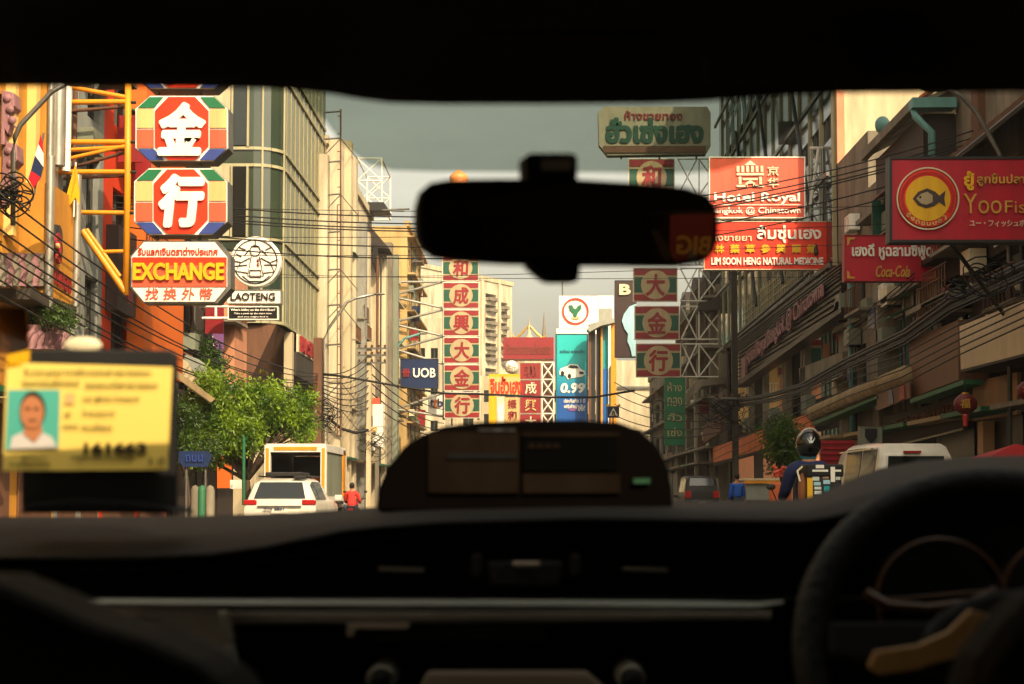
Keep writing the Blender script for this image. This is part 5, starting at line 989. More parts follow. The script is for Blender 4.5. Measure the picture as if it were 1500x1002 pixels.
# tuk-tuk
q = P(1118, 703, 51); tt = thing('three_wheeler', 'cream and yellow roofed three wheeled taxi far right', 'tuk tuk', (q.x, 51, 0)); cx = q.x
MB().box(cx - .68, 50.9, 1.62, cx + .68, 53.2, 1.74).build('roof', M['cream'], tt, bevel=.06); 
for s in (-1, 1):
    MB().tube([(cx + s * .64, 51, 1.65), (cx + s * .72, 51, 1.1), (cx + s * .75, 51, .4)], .05, 6).build('frame_post', M['yellow_steel'], tt); rod('frame_post', (cx + s * .6, 53, 1.65), (cx + s * .55, 53.3, .5), .03, M['steel'], tt)
    wheel(tt, (cx + s * .6, 51.6, .25), .25, .12)
wheel(tt, (cx, 53.6, .25), .25, .12); MB().box(cx - .7, 51, .35, cx + .7, 53, .75).build('body', M['s_blue'], tt, bevel=.06); MB().box(cx - .69, 50.88, 1.56, cx + .69, 50.94, 1.66).build('roof_trim', M['yellow_steel'], tt); MB().box(cx - .62, 51.02, .95, cx + .62, 51.08, 1.55).build('rear_curtain', M['tarp_grey'], tt); MB().box(cx - .6, 51.3, .75, cx + .6, 51.5, 1.3).build('seat_back', M['s_red2'], tt, bevel=.05)
MB().box(cx + .4, 50.7, .9, cx + .8, 50.85, 1.25).build('mud_flap', M['sticker'], tt)
# ------------------------------------------------------------ people and motorcycles
def person(base, label, shirt, trousers, pose='ride', helmet=False, s=1.0, yaw=0, hz=.0):
    B = V(base); Rz = Matrix.Rotation(yaw, 3, 'Z'); T = lambda p: B + Rz @ (V(p) * s)
    t = thing('person', label, 'person', B)
    if pose == 'ride':
        J = [(0, 0, .82), (0, .02, 1.0), (0, .08, 1.22), (0, .10, 1.38), (0, .11, 1.46), (0, .13, 1.58), (-.2, .1, 1.34), (-.25, .2, 1.1), (-.24, .5, 1.02), (.2, .1, 1.34), (.25, .2, 1.1), (.24, .5, 1.02), (-.1, .03, .8), (-.2, .42, .75), (-.2, .3, .32), (-.2, .46, .28), (.1, .03, .8), (.2, .42, .75), (.2, .3, .32), (.2, .46, .28)]
    else:
        J = [(0, 0, .95), (0, .01, 1.1), (0, .02, 1.3), (0, .02, 1.45), (0, .02, 1.52), (0, .03, 1.63), (-.19, .01, 1.4), (-.24, 0, 1.12), (-.22, .12, .88), (.19, .01, 1.4), (.24, 0, 1.12), (.22, .12, .88), (-.1, 0, .9), (-.11, .03, .5), (-.11, -.02, .09), (-.12, .13, .04), (.1, 0, .9), (.11, .05, .5), (.12, -.04, .09), (.13, .11, .04)]
    if hz: J = [(a, b, c + (hz if c > .7 else 0)) for a, b, c in J]
    J = [T(p) for p in J]; E = [(0, 1), (1, 2), (2, 3), (3, 4), (4, 5), (3, 6), (6, 7), (7, 8), (3, 9), (9, 10), (10, 11), (0, 12), (12, 13), (13, 14), (14, 15), (0, 16), (16, 17), (17, 18), (18, 19)]
    rr = [.13, .12, .13, .08, .05, .085, .06, .045, .035, .06, .045, .035, .085, .06, .04, .035, .085, .06, .04, .035]
    skin('body', J, E, [r * s for r in rr], M['skin'], t)
    k = [0, 1, 2, 3, 6, 7, 9, 10]; m_ = {a: i for i, a in enumerate(k)}; arms = [.55, .6]
    P2 = [J[a] for a in k] + [J[7].lerp(J[8], .85), J[10].lerp(J[11], .85)]
    skin('shirt', P2, [(m_[a], m_[b]) for a, b in E if a in m_ and b in m_] + [(5, 8), (7, 9)], [r * s for r in (.165, .165, .17, .115, .085, .068, .085, .068, .055, .055)], M[shirt], t)
    k = [0, 12, 13, 14, 16, 17, 18]; m_ = {a: i for i, a in enumerate(k)}
    skin('trousers', [J[a] for a in k], [(m_[a], m_[b]) for a, b in E if a in m_ and b in m_], [r * s for r in (.17, .11, .085, .06, .11, .085, .06)], M[trousers], t)
    h = J[5]
    MB().sphere(h + V((0, 0, .02)), (.078 * s, .098 * s, .12 * s), 14, 10).build('head', M['skin'], t, smooth=True)
    for sx in (-1, 1):
        MB().sphere(h + Rz @ V((sx * .08 * s, 0, 0)), (.014, .025, .035), 6, 5).build('ear', M['skin'], t, smooth=True)
        MB().lathe(J[14 if sx < 0 else 18], [(.05, -.09), (.06, 0), (.05, .06)], 8).build('shoe', M['s_black'], t)
        hd = J[8 if sx < 0 else 11]
        for f in range(4): skin('finger', [hd, hd + V((0, .035, -.01)) + V((sx * (f - 1.5) * .018, .02, 0)), hd + V((sx * (f - 1.5) * .02, .07, -.03))], [(0, 1), (1, 2)], [.01, .009, .007], M['skin'], t, 1)
    if helmet:
        hm = MB().sphere(h + V((0, -.01, .05)), (.138 * s, .165 * s, .165 * s), 20, 14).build('helmet', M['helmet'], t, smooth=True)
        MB().tube([h + V((.125 * s * math.cos(a), -.1 * s, .06 + .165 * s * math.sin(a))) for a in [R_(25 + 17 * i) for i in range(9)]], .012, 6).build('helmet_trim', M['galv'], hm, smooth=True)
        MB().prism([h + V((dx, -.178 * s, .09 + dz)) for dx, dz in ((-.05, .04), (-.02, 0), (.02, 0), (.05, .04), (.02, -.03), (-.02, -.03))], (0, .01, 0)).build('decal', M['sticker'], hm)
        MB().lathe(h + V((0, 0, -.1)), [(.085, -.03), (.1, 0), (.085, .04)], 12).build('scarf', mat('teal_cloth', '1f6f80', .9), t, smooth=True)
    else:
        MB().sphere(h + V((0, -.015, .045)), (.09 * s, .108 * s, .115 * s), 14, 10).build('hair', M['hair'], t, smooth=True)
    return t
def motorcycle(x, y, label, paint):
    t = thing('motorcycle', label, 'motorcycle', (x, y, 0))
    for yy in (0, 1.25): wheel(t, (x, y + yy, .3), .3, .1)
    MB().box(x - .13, y - .15, .72, x + .13, y + .55, .82).build('seat', M['leather'], t, bevel=.04); MB().prism([(x - .1, y - .25, .6), (x - .1, y + .5, .45), (x - .1, y + .95, .55), (x - .1, y + 1.0, .95), (x - .1, y + .6, .72), (x - .1, y - .3, .74)], (.2, 0, 0)).build('fairing', M[paint], t, bevel=.04)
    rod('fork', (x, y + 1.25, .3), (x, y + .95, 1.0), .035, M['galv'], t); MB().tube([(x - .33, y + .82, 1.04), (x - .15, y + .92, 1.0), (x + .15, y + .92, 1.0), (x + .33, y + .82, 1.04)], .015, 6).build('handlebar', M['black_metal'], t)
    for s in (-1, 1): rod('mirror_stalk', (x + s * .22, y + .9, 1.0), (x + s * .32, y + .88, 1.22), .008, M['black_metal'], t); MB().sphere((x + s * .33, y + .87, 1.25), (.06, .015, .04), 8, 6).build('mirror', M['black_metal'], t)
    MB().box(x - .06, y - .36, .6, x + .06, y - .28, .7).build('tail_light', M['lamp_red'], t); rod('exhaust', (x + .14, y - .3, .32), (x + .14, y + .5, .3), .04, M['chrome'], t); MB().box(x - .08, y + .3, .25, x + .08, y + .75, .55).build('engine', M['steel'], t, bevel=.03); return t
xr = P(515, 720, 44).x; motorcycle(xr, 44, 'motorcycle under the rider in red beside the truck', 's_red2'); person((xr, 44, .02), 'motorcycle rider in a red shirt seen from behind, left', 'red_cloth', 'jeans', s=.87)
xr = P(1187, 650, 17).x; motorcycle(xr, 17, 'motorcycle carrying the sticker covered delivery box', 's_black'); person((xr, 17, 0), 'rider in black helmet and navy jacket, seen from behind', 'navy_cloth', 'jeans', helmet=True, s=1.08, hz=.0)
xb = P(1080, 720, 44).x; person((xb, 44, .13), 'dark haired person in bright blue shirt near tuk tuk', 'blue_cloth', 'jeans', 'stand', s=.95, yaw=.3)
# sticker box
Yb = 16.2; t = thing('delivery_box', 'black delivery box covered in pale stickers behind the helmeted rider', 'delivery box', P(1205, 740, Yb)); p = P(1184, 738, Yb); q = P(1233, 682, Yb)
MB().box(p.x, Yb, .95, q.x, Yb + .42, q.z).build('box', M['s_black'], t, bevel=.03); MB().box(p.x - .02, Yb - .02, q.z - .13, q.x + .02, Yb + .44, q.z + .015).build('lid', M['rubber'], t, bevel=.02)
MB().box(p.x - .012, Yb - .015, .97, p.x + .05, Yb + .001, q.z - .14).build('yellow_strip', M['s_gold'], t); MB().box(P(1216, 700, Yb).x, Yb - .045, P(1218, 706, Yb).z, P(1222, 700, Yb).x, Yb - .025, P(1218, 684, Yb).z).build('latch', M['s_white'], t)
rs = random.Random(4); Yf = Yb - .005
for (sx0, sy0, sx1, sy1, mm) in ((1195, 681, 1207, 686, 's_white'), (1190, 697, 1200, 704, 'sticker'), (1192, 706, 1202, 711, 's_lblue'), (1193, 713, 1203, 717, 'sticker'), (1205, 696, 1214, 701, 's_tan'), (1206, 703, 1216, 709, 's_lblue'), (1207, 712, 1215, 720, 's_teal'), (1193, 719, 1203, 724, 'sticker'), (1223, 688, 1232, 691, 's_white'), (1224, 697, 1231, 703, 'sticker'), (1205, 724, 1215, 730, 's_white')):
    rect(t, 'sticker', sx0, sy0, sx1, sy1, Yf - (.022 if sy0 < 694 else 0), M[mm], .004, bevel=.001)
rect(t, 'sticker', 1190, 688, 1213, 691, Yf - .026, M['s_white'], .004)
t = thing('brown_bag', 'brown bag strapped beside the delivery box', 'bag', P(1174, 735, 16.4)); MB().sphere(P(1176, 718, 16.4), (.055, .12, .2), 10, 8).build('bag_body', M['brown_bag'], t, smooth=True); MB().tube([P(1172, 705, 16.25), P(1168, 690, 16.3), P(1175, 684, 16.4)], .012, 5).build('strap', M['s_whit2'], t)
# ------------------------------------------------------------ taxi interior
tx = thing('taxi_cabin', 'dark taxi cabin with dashboard, windscreen and steering wheel around the view', 'car', (0, .3, .2))
def grid_surf(name, stations, rows, m, parent, sm=True, bevel=0, th=0):
    """stations: list of px ; rows: list of (depth, [py per station])"""
    b = MB(); n = len(stations)
    vs = [P(stations[i], pys[i], Y) for Y, pys in rows for i in range(n)]
    b.add(vs, [[r * n + i, r * n + i + 1, (r + 1) * n + i + 1, (r + 1) * n + i] for r in range(len(rows) - 1) for i in range(n - 1)])
    return b.build(name, M[m], parent, smooth=sm, recalc=False)
def interp(tab, x):
    for (a, ya), (b, yb) in zip(tab, tab[1:]):
        if a <= x <= b: f = (x - a) / (b - a); f = f * f * (3 - 2 * f) * .4 + f * .6; return ya + (yb - ya) * f
    return tab[0][1] if x < tab[0][0] else tab[-1][1]
ST = list(range(-420, 1961, 28))
FAR = [(-420, 757), (250, 757), (400, 752), (500, 747), (545, 743), (600, 739), (900, 735), (1100, 733), (1180, 731), (1215, 718), (1250, 700), (1290, 686), (1340, 676), (1420, 669), (1500, 667), (1960, 668)]
LIP = [(-420, 817), (200, 815), (300, 811), (380, 801), (450, 787), (510, 775), (560, 770), (660, 763), (850, 758), (1177, 762), (1215, 757), (1260, 745), (1320, 732), (1420, 722), (1960, 722)]
far = [interp(FAR, x) for x in ST]; lip = [interp(LIP, x) for x in ST]
grid_surf('dashboard_top', ST, [(2.0, [f + 6 for f in far]), (1.82, [f - 0 for f in far]), (1.62, [f * .72 + l * .28 for f, l in zip(far, lip)]), (1.42, [f * .3 + l * .7 for f, l in zip(far, lip)]), (1.36, [l - 2 for l in lip]), (1.345, [l + 3 for l in lip]), (1.36, [l + 8 for l in lip])], 'dash', tx)
grid_surf('dashboard_face', ST, [(1.36, [l + 8 for l in lip]), (1.42, [l + 14 for l in lip]), (1.42, [868] * len(ST)), (1.33, [877] * len(ST))], 'interior_blk', tx)
MB().tube([P(x, y, 1.37) for x, y in ((-300, 832), (0, 832), (200, 833), (300, 831), (380, 822), (450, 810), (520, 797), (560, 790))], .004, 6).build('dash_ridge', M['dash'], tx, smooth=True)
MB().tube([P(x, y, 1.37) for x, y in ((548, 789), (620, 783), (690, 778), (800, 773), (920, 771), (1060, 772), (1190, 777), (1240, 784))], .004, 6).build('dash_ridge', M['dash'], tx, smooth=True)
b = MB(); T_ = [(40, 880, 884), (90, 877, 889), (300, 878, 891), (800, 879, 893), (1050, 881, 895), (1110, 882, 894), (1148, 880, 885)]
for i in range(len(T_) - 1):
    (xa, a0, a1), (xb, b0, b1) = T_[i], T_[i + 1]; b.quad(P(xa, a0, 1.325), P(xb, b0, 1.325), P(xb, (b0 + b1) / 2, 1.31), P(xa, (a0 + a1) / 2, 1.31)); b.quad(P(xa, (a0 + a1) / 2, 1.31), P(xb, (b0 + b1) / 2, 1.31), P(xb, b1, 1.325), P(xa, a1, 1.325))
b.build('silver_trim', M['trim'], tx, smooth=True)
grid_surf('lower_panel', [-420, 100, 330], [(1.335, [890] * 3), (1.35, [960] * 3), (1.36, [1150] * 3)], 'dash_grey', tx)
grid_surf('console_panel', [336, 700, 1180, 1960], [(1.335, [892] * 4), (1.345, [908] * 4), (1.38, [912] * 4), (1.38, [1150] * 4)], 'interior_blk', tx)
grid_surf('upper_console_strip', [338, 600, 900, 1130], [(1.33, [896] * 4), (1.328, [908, 908, 905, 905]), (1.34, [914, 914, 910, 908])], 'dash_grey', tx)
MB().prism([P(318, 896, 1.30), P(331, 896, 1.30), P(341, 943, 1.30), P(327, 943, 1.30)], (0, .02, 0)).build('chrome_accent', M['galv'], tx, bevel=.002); MB().prism([P(327, 945, 1.305), P(338, 945, 1.305), P(353, 1010, 1.305), P(342, 1010, 1.305)], (0, .02, 0)).build('chrome_accent', M['trim'], tx)
v = MB().prism([P(x, y, 1.315) for x, y in ((88, 901), (198, 901), (192, 934), (120, 920))], (0, .02, 0)).build('air_vent', mat('vent_tan', 'b0a090', .45, .3, grime=.1, bump=0), tx, bevel=.004)
for k in range(3): rod('vane', P(100 + k * 14, 905 + k * 8, 1.312), P(194, 905 + k * 8, 1.312), .0012, M['dash'], v)
s_ = MB().prism([P(x, y, 1.32) for x, y in ((506, 912), (800, 912), (800, 940), (506, 940))], (0, .015, 0)).build('audio_display', M['glass_dark'], tx, bevel=.002)
MB().prism([P(x, y, 1.30) for x, y in ((508, 914), (600, 914), (596, 921), (520, 921), (516, 932), (508, 932))], (0, .01, 0)).build('display_bezel', M['vent_tan'], tx)
for px, py in ((558, 996), (925, 996)):
    kb = MB().lathe(P(px, py, 1.30), [(.0135, .06), (.0135, .0), (.012, -.004), (.009, -.002), (.009, .01)], 22, 'Y').build('knob_ring', M['galv'], tx, smooth=True); MB().lathe(P(px, py, 1.30), [(.0088, .02), (.0088, -.012), (.001, -.013)], 20, 'Y').build('knob', M['rubber'], kb, smooth=True)
MB().prism([P(x, y, 1.30) for x, y in ((625, 985), (860, 985), (890, 1012), (612, 1012))], (0, .02, 0)).build('lower_display', M['vent_tan'], tx, bevel=.003)
MB().prism([P(x, y, 1.345) for x, y in ((712, 822), (826, 822), (822, 860), (716, 860))], (0, .02, 0)).build('centre_vent', M['leather'], tx, bevel=.004); rod('vent_tab', P(752, 826, 1.34), P(790, 826, 1.34), .0025, M['vent_tan'], tx)
for x in (555, 912): rod('vent_line', P(x, 833, 1.4), P(x + 66, 835, 1.4), .0022, M['dash_grey'], tx)
for x in (690, 835): MB().box(P(x, 840, 1.34).x, 1.34, P(x, 845, 1.34).z, P(x + 16, 840, 1.34).x, 1.36, P(x, 812, 1.34).z).build('vent_divider', M['rubber'], tx, bevel=.003)
# instrument cluster
for cx_, cy_, rr in ((1378, 880, 92), (1560, 880, 92)):
    c = P(cx_, cy_, 1.33); r = rr * 1.33 / F; MB().tube([c + V((r * math.cos(a), 0, r * .97 * math.sin(a))) for a in [2 * PI * k / 36 for k in range(36)]], .0024, 6, True).build('gauge_ring', M['wood_trim'], tx, smooth=True)
    MB().lathe(c + V((0, .03, 0)), [(.001, 0), (r, 0)], 30, 'Y').build('gauge_face', M['interior_blk'], tx)
rod('gauge_needle', P(1290, 880, 1.32), P(1450, 866, 1.32), .002, M['wood_trim'], tx); MB().tube([P(x, y, 1.31) for x, y in ((1268, 868), (1300, 888), (1360, 892), (1420, 885), (1460, 866))], .006, 6).build('cluster_rim', M['wood_trim'], tx, smooth=True)
# steering wheel
wc = P(1508, 975, 1.12); U = V((1, 0, 0)); VV = V((0, .55, .835)); NN = U.cross(VV); RW = .1685
sw = MB().tube([wc + U * RW * math.cos(a) + VV * RW * math.sin(a) for a in [2 * PI * k / 64 for k in range(64)]], .0148, 12, True).build('steering_wheel', M['leather'], tx, smooth=True)
W2 = lambda a, b, c=0: wc + U * a + VV * b + NN * c
MB().prism([W2(.085 * math.cos(a) * (1.1 if math.sin(a) > 0 else .9), .06 * math.sin(a) - .01, .01) for a in [2 * PI * k / 20 for k in range(20)]], NN * .03).build('airbag_hub', M['rubber'], sw, smooth=False, bevel=.008)
for s in (-1, 1): MB().prism([W2(s * .07, .025, .01), W2(s * .155, .03, .0), W2(s * .158, -.0, .0), W2(s * .07, -.03, .01)], NN * .018).build('spoke', M['rubber'], sw, bevel=.004)
MB().prism([W2(-.02, -.05, .01), W2(.02, -.05, .01), W2(.025, -.155, 0), W2(-.025, -.155, 0)], NN * .015).build('spoke', M['rubber'], sw, bevel=.004)
MB().prism([P(x, y, 1.07) for x, y in ((1272, 978), (1282, 955), (1345, 945), (1390, 925), (1422, 893), (1456, 903), (1438, 936), (1404, 962), (1345, 980), (1288, 990))], (0, .006, 0)).build('wheel_light_patch', mat('light_patch_tan', 'e8b878', .4, grime=.25, bump=0, scale=30), sw, bevel=.0015)  # tan piece shaped and coloured as the streak of light on the wheel
# headliner and body shell
HS = [-1100, -300, 0, 120, 250, 380, 450, 490, 530, 570, 650, 800, 950, 1030, 1080, 1130, 1225, 1350, 1500, 1800, 2600]
HY = [132, 128, 127, 127, 128, 130, 134, 139, 146, 151, 153, 153, 152, 149, 145, 141, 137, 136, 135, 135, 138]
b = MB(); n = len(HS); vs = [P(x, y - 9, 1.118 + (x - 130) * .00004 if x < 600 else 1.137) for x, y in zip(HS, HY)] + [P(x, y, 1.0) for x, y in zip(HS, HY)] + [P(x, y, 1.0) + V((0, -.03, .012)) for x, y in zip(HS, HY)] + [V((P(x, y, 1.0).x, .5, 1.52)) for x, y in zip(HS, HY)] + [V((P(x, y, 1.0).x, -1.3, 1.46)) for x, y in zip(HS, HY)]
b.add(vs, [[r * n + i, r * n + i + 1, (r + 1) * n + i + 1, (r + 1) * n + i] for r in range(4) for i in range(n - 1)]); b.build('headliner', M['headliner'], tx, smooth=True, recalc=False)
MB().box(-.95, -1.4, 1.54, .95, .98, 1.56).build('roof_panel', M['headliner'], tx)
for x0, x1 in ((15, 470), (1030, 1490)): MB().prism([P(x0, 20, .95), P(x1, 20, .95), P(x1, 118, .93), P(x0, 118, .93)], (0, .015, 0)).build('sun_visor', M['headliner'], tx, bevel=.006)
MB().prism([P(660, -10, .9), P(1000, -10, .9), P(985, 44, .9), P(675, 44, .9)], (0, .05, 0)).build('overhead_console', M['rubber'], tx, bevel=.012)
MB().lathe(P(1290, 48, .9), [(.03, 0), (.028, -.004), (.001, -.005)], 18, 'Y').build('warning_label', M['leather'], tx)
# windscreen: real sheet with tinted band on top
WP = V((0, 1.90, 1.03)); WN = V((0, -.5, -.76)).normalized()   # slanted plane
def wpt(px, py): return PP(px, py, WP, WN)
WIN = globals().get('NO_GLASS', False)
if not WIN: MB().add([wpt(-260, 110), wpt(1760, 110), wpt(1760, 800), wpt(-260, 800)], [[0, 1, 2, 3]]).build('windscreen', film('clear_glass', (.96, .97, .95), 0), tx)
off = WN * .004
band = [(420, 100), (440, 140), (476, 172), (505, 210), (540, 237), (575, 245), (640, 247), (850, 248), (1000, 249), (1050, 246), (1085, 236), (1120, 214), (1165, 180), (1215, 150), (1232, 100)]
MB().add([wpt(x, y) + off for x, y in band], [list(range(len(band)))]).build('sunshade_band', film('band_film', (.34, .39, .36), .02), tx)
for s in (-1, 1):
    MB().tube([(s * .98, 1.95, 1.0), (s * .84, 1.5, 1.28), (s * .76, 1.0, 1.50)], .05, 8).build('windscreen_pillar', M['headliner'], tx, smooth=True)
    MB().box(s * .86, -1.4, .3, s * .92, 1.95, 1.0).build('door', M['leather'], tx); MB().box(s * .80, -1.4, 1.42, s * .9, 1.1, 1.56).build('roof_rail', M['headliner'], tx)
    MB().box(s * .84, .42, 1.0, s * .9, .56, 1.45).build('door_pillar', M['headliner'], tx)
MB().box(-.9, -1.4, .3, .9, -1.3, 1.08).build('rear_wall', M['leather'], tx); MB().box(-.9, -1.4, .28, .9, 2.0, .32).build('cabin_floor', M['leather'], tx); MB().box(-.9, 1.95, .3, .9, 2.0, 1.05).build('bulkhead', M['rubber'], tx); MB().box(-.9, -1.35, 1.41, .9, -1.25, 1.55).build('rear_header', M['headliner'], tx); MB().box(-.78, -1.31, 1.1, .05, -1.3, 1.4).build('rear_window', film('rear_film', (.75, .75, .72), 0), tx); MB().box(.05, -1.32, 1.0, .9, -1.29, 1.46).build('rear_quarter', M['leather'], tx)
MB().box(-.78, -.62, .3, .78, -.45, 1.02).build('rear_seat', M['leather'], tx, bevel=.05)
# front seats: only shoulders reach into view
for s, pts in ((-1, [(-900, 850), (-40, 852), (40, 884), (100, 912), (192, 940), (260, 970), (332, 1006), (352, 1060), (352, 1400), (-900, 1400)]), (1, [(2400, 850), (1600, 862), (1540, 884), (1500, 925), (1462, 975), (1440, 1040), (1430, 1400), (2400, 1400)])):
    MB().prism([P(x, y, .72) for x, y in pts], (0, .1, 0)).build('front_seat', M['interior_blk'], tx, bevel=.035, seg=3)
# rear-view mirror
mn = V((.20, -.975, -.085)).normalized(); m0 = P(833, 325, 1.08)
def mp_(px, py, o=0): return PP(px, py, m0, mn) + mn * o
out = [(611, 322), (612, 300), (618, 278), (632, 266), (660, 261), (740, 260), (850, 261), (950, 267), (1010, 273), (1040, 284), (1054, 302), (1057, 325), (1056, 352), (1051, 371), (1036, 383), (1005, 388), (950, 388), (850, 387), (750, 385), (680, 381), (640, 375), (620, 362), (612, 343)]
mir = MB().prism([mp_(x, y) for x, y in out], -mn * .032).build('rear_view_mirror', M['rubber'], tx, bevel=.007, seg=3)
cx0, cy0 = 834, 324; MB().add([mp_(cx0 + (x - cx0) * .965, cy0 + (y - cy0) * .90, .0015) for x, y in out], [list(range(len(out)))]).build('mirror_glass', mirror_m, mir)
MB().prism([mp_(x, y, -.02) for x, y in ((777, 224), (783, 218), (850, 218), (856, 225), (855, 262), (779, 262))], -mn * .03).build('mirror_mount', M['rubber'], tx, bevel=.006); MB().prism([mp_(x, y, -.01) for x, y in ((775, 385), (857, 385), (853, 412), (808, 412), (795, 402))], -mn * .025).build('mirror_sensor', M['rubber'], tx, bevel=.003)
MB().prism([mp_(x, y, -.018) for x, y in ((800, 228), (845, 228), (845, 245), (800, 245))], mn * .001).build('sensor_window', M['vent_tan'], tx, bevel=.0004)
# what the mirror shows: a strip standing for a glint, and a red shop board behind the taxi
def refl(px, py): p = mp_(px, py); d = ray(px, py).normalized(); return p, d - mn * 2 * d.dot(mn)
def reflX(px, py, X): p, r = refl(px, py); return p + r * ((X - p.x) / r.x)
wa = reflX(960, 360, .87); wb = reflX(1045, 335, .87); wz = reflX(1010, 388, .87)
MB().box(.86, -1.4, 1.0, .9, wa.y, 1.45).build('quarter_panel', M['headliner'], tx)
MB().box(.84, wb.y + .05, 1.0, .9, .42, 1.45).build('door_pillar', M['headliner'], tx)
MB().prism([reflX(953, 338, .78), reflX(963, 338, .78), reflX(988, 387, .78), reflX(975, 387, .78)], (.003, 0, 0)).build('glint_strip', M['s_whit2'], tx)  # pale strip added to stand for a lit diagonal edge
p_, r_ = refl(1015, 360); cpt = p_ + r_ * 9; nb = V((-r_.x, -r_.y, 0)).normalized(); ub = V((-nb.y, nb.x, 0))
def rb(px, py, o=0): p, r = refl(px, py); return p + r * (((cpt - p).dot(nb) + o) / r.dot(nb))
tb = thing('roadside_board', 'red board with gold letters, seen reversed in the rear mirror', 'sign', (cpt.x, cpt.y, 0))
MB().prism([rb(965, 290), rb(1075, 290), rb(1075, 400), rb(965, 400)], -nb * .05).build('panel', M['s_bigred'], tb); rod('post', (cpt.x, cpt.y, 0), (cpt.x, cpt.y, cpt.z), .04, M['steel'], tb)
# readable from the street side: lower left of the sign is the right side in the mirror
A_ = rb(1040, 374, .02); B_ = rb(990, 374, .02); C_ = rb(1040, 346, .02); text3(tb, 'BIG', A_, V(((B_ - A_).x, (B_ - A_).y, 0)), V((0, 0, (C_ - A_).z)), nb, M['s_gold2'], .03, 0, .02)
# licence card stand
YC = 1.45
t = thing('card_stand', 'black upright stand behind the yellow licence card', 'stand', P(150, 750, YC)); MB().prism([P(x, y, YC) for x, y in ((31, 745), (31, 516), (60, 512), (250, 513), (257, 519), (256, 742))], (0, .012, 0)).build('back_board', M['rubber'], t, bevel=.002)
MB().prism([P(x, y, YC - .04) for x, y in ((25, 752), (40, 738), (110, 731), (190, 734), (240, 742), (262, 752))], (0, .08, 0)).build('foot', M['interior_blk'], t, bevel=.01)
YK = YC - .03
t = thing('licence_card', 'yellow taxi licence card with portrait photo and number', 'card', P(130, 690, YK))
poly(t, 'card_sheet', [(11, 531), (253, 538), (246, 688), (5, 690)], YK, M['card'], .002)
poly(t, 'photo_background', [(12, 571), (88, 571), (86, 656), (8, 659)], YK - .0035, M['teal_print'], .0005)
def cp(pts, o, m, nm): poly(t, nm, pts, YK - o, M[m], .0004)
cp([(14, 658), (18, 640), (30, 634), (60, 633), (76, 640), (84, 656)], .0045, 'shirt_print', 'printed_shirt'); cp([(36, 610), (60, 610), (62, 634), (50, 648), (35, 636)], .0055, 'skin_print', 'printed_neck')
cp(circ(48, 600, 19, 20, 27), .0062, 'hair', 'printed_hair'); cp(circ(47, 604, 17, 20, 24), .007, 'skin_print', 'printed_face')
for x0, x1 in ((37, 44), (50, 57)): cp([(x0, 597), (x1, 597), (x1, 600), (x0, 600)], .0077, 'leather', 'printed_eye')
cp([(42, 614), (53, 614), (53, 617), (42, 617)], .0077, 'box_brown', 'printed_mouth')
for s, r in (('ใบอนุญาตขับรถสาธารณะ', (35, 540, 222, 550)), ('กรมการขนส่งทางบก', (32, 555, 116, 564)), ('รถยนต์สาธารณะ', (125, 559, 232, 567)), ('นาย ผู้ขับรถ ใบอนุญาต', (122, 579, 204, 588)), ('เลขที่', (94, 603, 104, 609)), ('ใบอนุญาต', (121, 601, 168, 609)), ('หมดอายุ', (92, 622, 114, 628)), ('ทะเบียน', (120, 621, 164, 629)), ('ผู้ขับรถ', (32, 668, 68, 674)), ('ทะเบียนกลาง', (14, 676, 72, 683)), ('กรุงเทพมหานคร', (104, 668, 196, 675)), ('2 ปี', (216, 670, 240, 680))): txt(t, s, r, YK - .0048, M['ink'], .01, 0, .0004)
txt(t, '161663', (123, 648, 214, 666), YK - .0048, M['s_black'], .04, 0, .0004); cp([(96, 576), (110, 576), (108, 592), (94, 592)], .0035, 's_sand', 'printed_seal')
poly(t, 'yellow_tab', [(12, 520), (44, 513), (44, 528), (30, 538), (10, 540)], YK, M['s_gold'], .002)
t = thing('suction_cup', 'pale suction cup on the windscreen above card stand', 'suction cup', P(121, 507, 1.5)); MB().sphere(P(121, 506, 1.5), (.021, .006, .0095), 16, 10).build('cup', M['s_whit2'], t, smooth=True)
t = thing('windscreen_sticker', 'faded brown paper sticker at lower left of windscreen', 'sticker', P(15, 520, 1.55)); poly(t, 'paper', [(-60, 445), (38, 452), (44, 520), (-60, 515)], 1.55, film('old_film', (.45, .36, .25), .03), .0005)
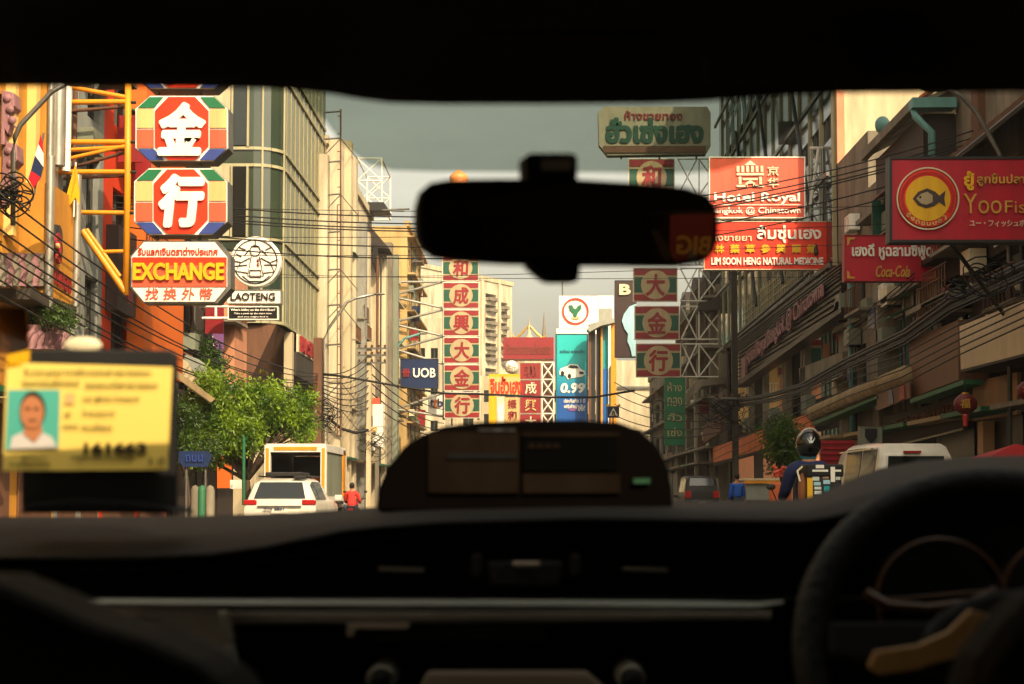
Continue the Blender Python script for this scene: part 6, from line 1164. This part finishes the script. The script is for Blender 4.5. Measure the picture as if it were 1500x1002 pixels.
# dome shaped dash display
YD = 1.6; t = thing('dash_display', 'dome topped dark display unit standing in dashboard centre', 'display', P(768, 745, YD))
dm = [(549, 750), (553, 715), (566, 685), (590, 655), (615, 637), (650, 624), (700, 618), (770, 615), (850, 615), (905, 618), (938, 630), (962, 652), (978, 682), (985, 715), (987, 750)]
MB().prism([P(x, y, YD) for x, y in dm], (0, .05, 0)).build('housing', mat('pod_black', '020202', .85, dirt='000000', spec=.03, grime=.2, bump=0), t, bevel=.008, seg=3)
MB().prism([P(768 + (x - 768) * .97, 690 + (y - 690) * .92, YD - .001) for x, y in dm], (0, .003, 0)).build('front_panel', mat('dark_brown_gloss', '050302', .85, dirt='000000', spec=.03, grime=.2, bump=0, scale=9), t)
fr = M['wood_trim']
for r4, mm in (((628, 633, 760, 722), 'brown_scr'), ((766, 642, 905, 690), 'pod_black'), ((766, 634, 908, 639), 'brown_scr'), ((766, 694, 908, 722), 'brown_scr')):
    rect(t, 'screen_area', *r4, YD - .004, mat('brown_scr', '0e0804', .8, spec=.04, grime=.35, bump=0, scale=14), .002) if mm == 'brown_scr' else rect(t, 'screen_area', *r4, YD - .004, M[mm], .002)
rect(t, 'slot', 655, 664, 757, 672, YD - .0065, M['interior_blk'], .002); rect(t, 'led_indicator', 928, 701, 952, 708, YD - .006, M['led_green'], .002)
for k in range(4): rect(t, 'small_button', 775 + k * 12, 650, 783 + k * 12, 657, YD - .0065, M['brown_scr'], .002)
rect(t, 'amber_reflection_strip', 700, 628, 755, 632, YD - .006, M['leather'], .002)

# ------------------------------------------------------------ haze in the street air
hm_ = D.materials.new('street_haze'); hm_.use_nodes = True; hn = hm_.node_tree; hn.nodes.remove(hn.nodes['Principled BSDF'])
pv = hn.nodes.new('ShaderNodeVolumePrincipled'); pv.inputs['Density'].default_value = .00035; pv.inputs['Color'].default_value = (.95, .93, .9, 1); pv.inputs['Anisotropy'].default_value = .2
hn.links.new(pv.outputs[0], hn.nodes['Material Output'].inputs['Volume'])
tag(MB().box(-920, -320, -1.2, 920, 2220, 62).build('haze', hm_), kind='stuff')
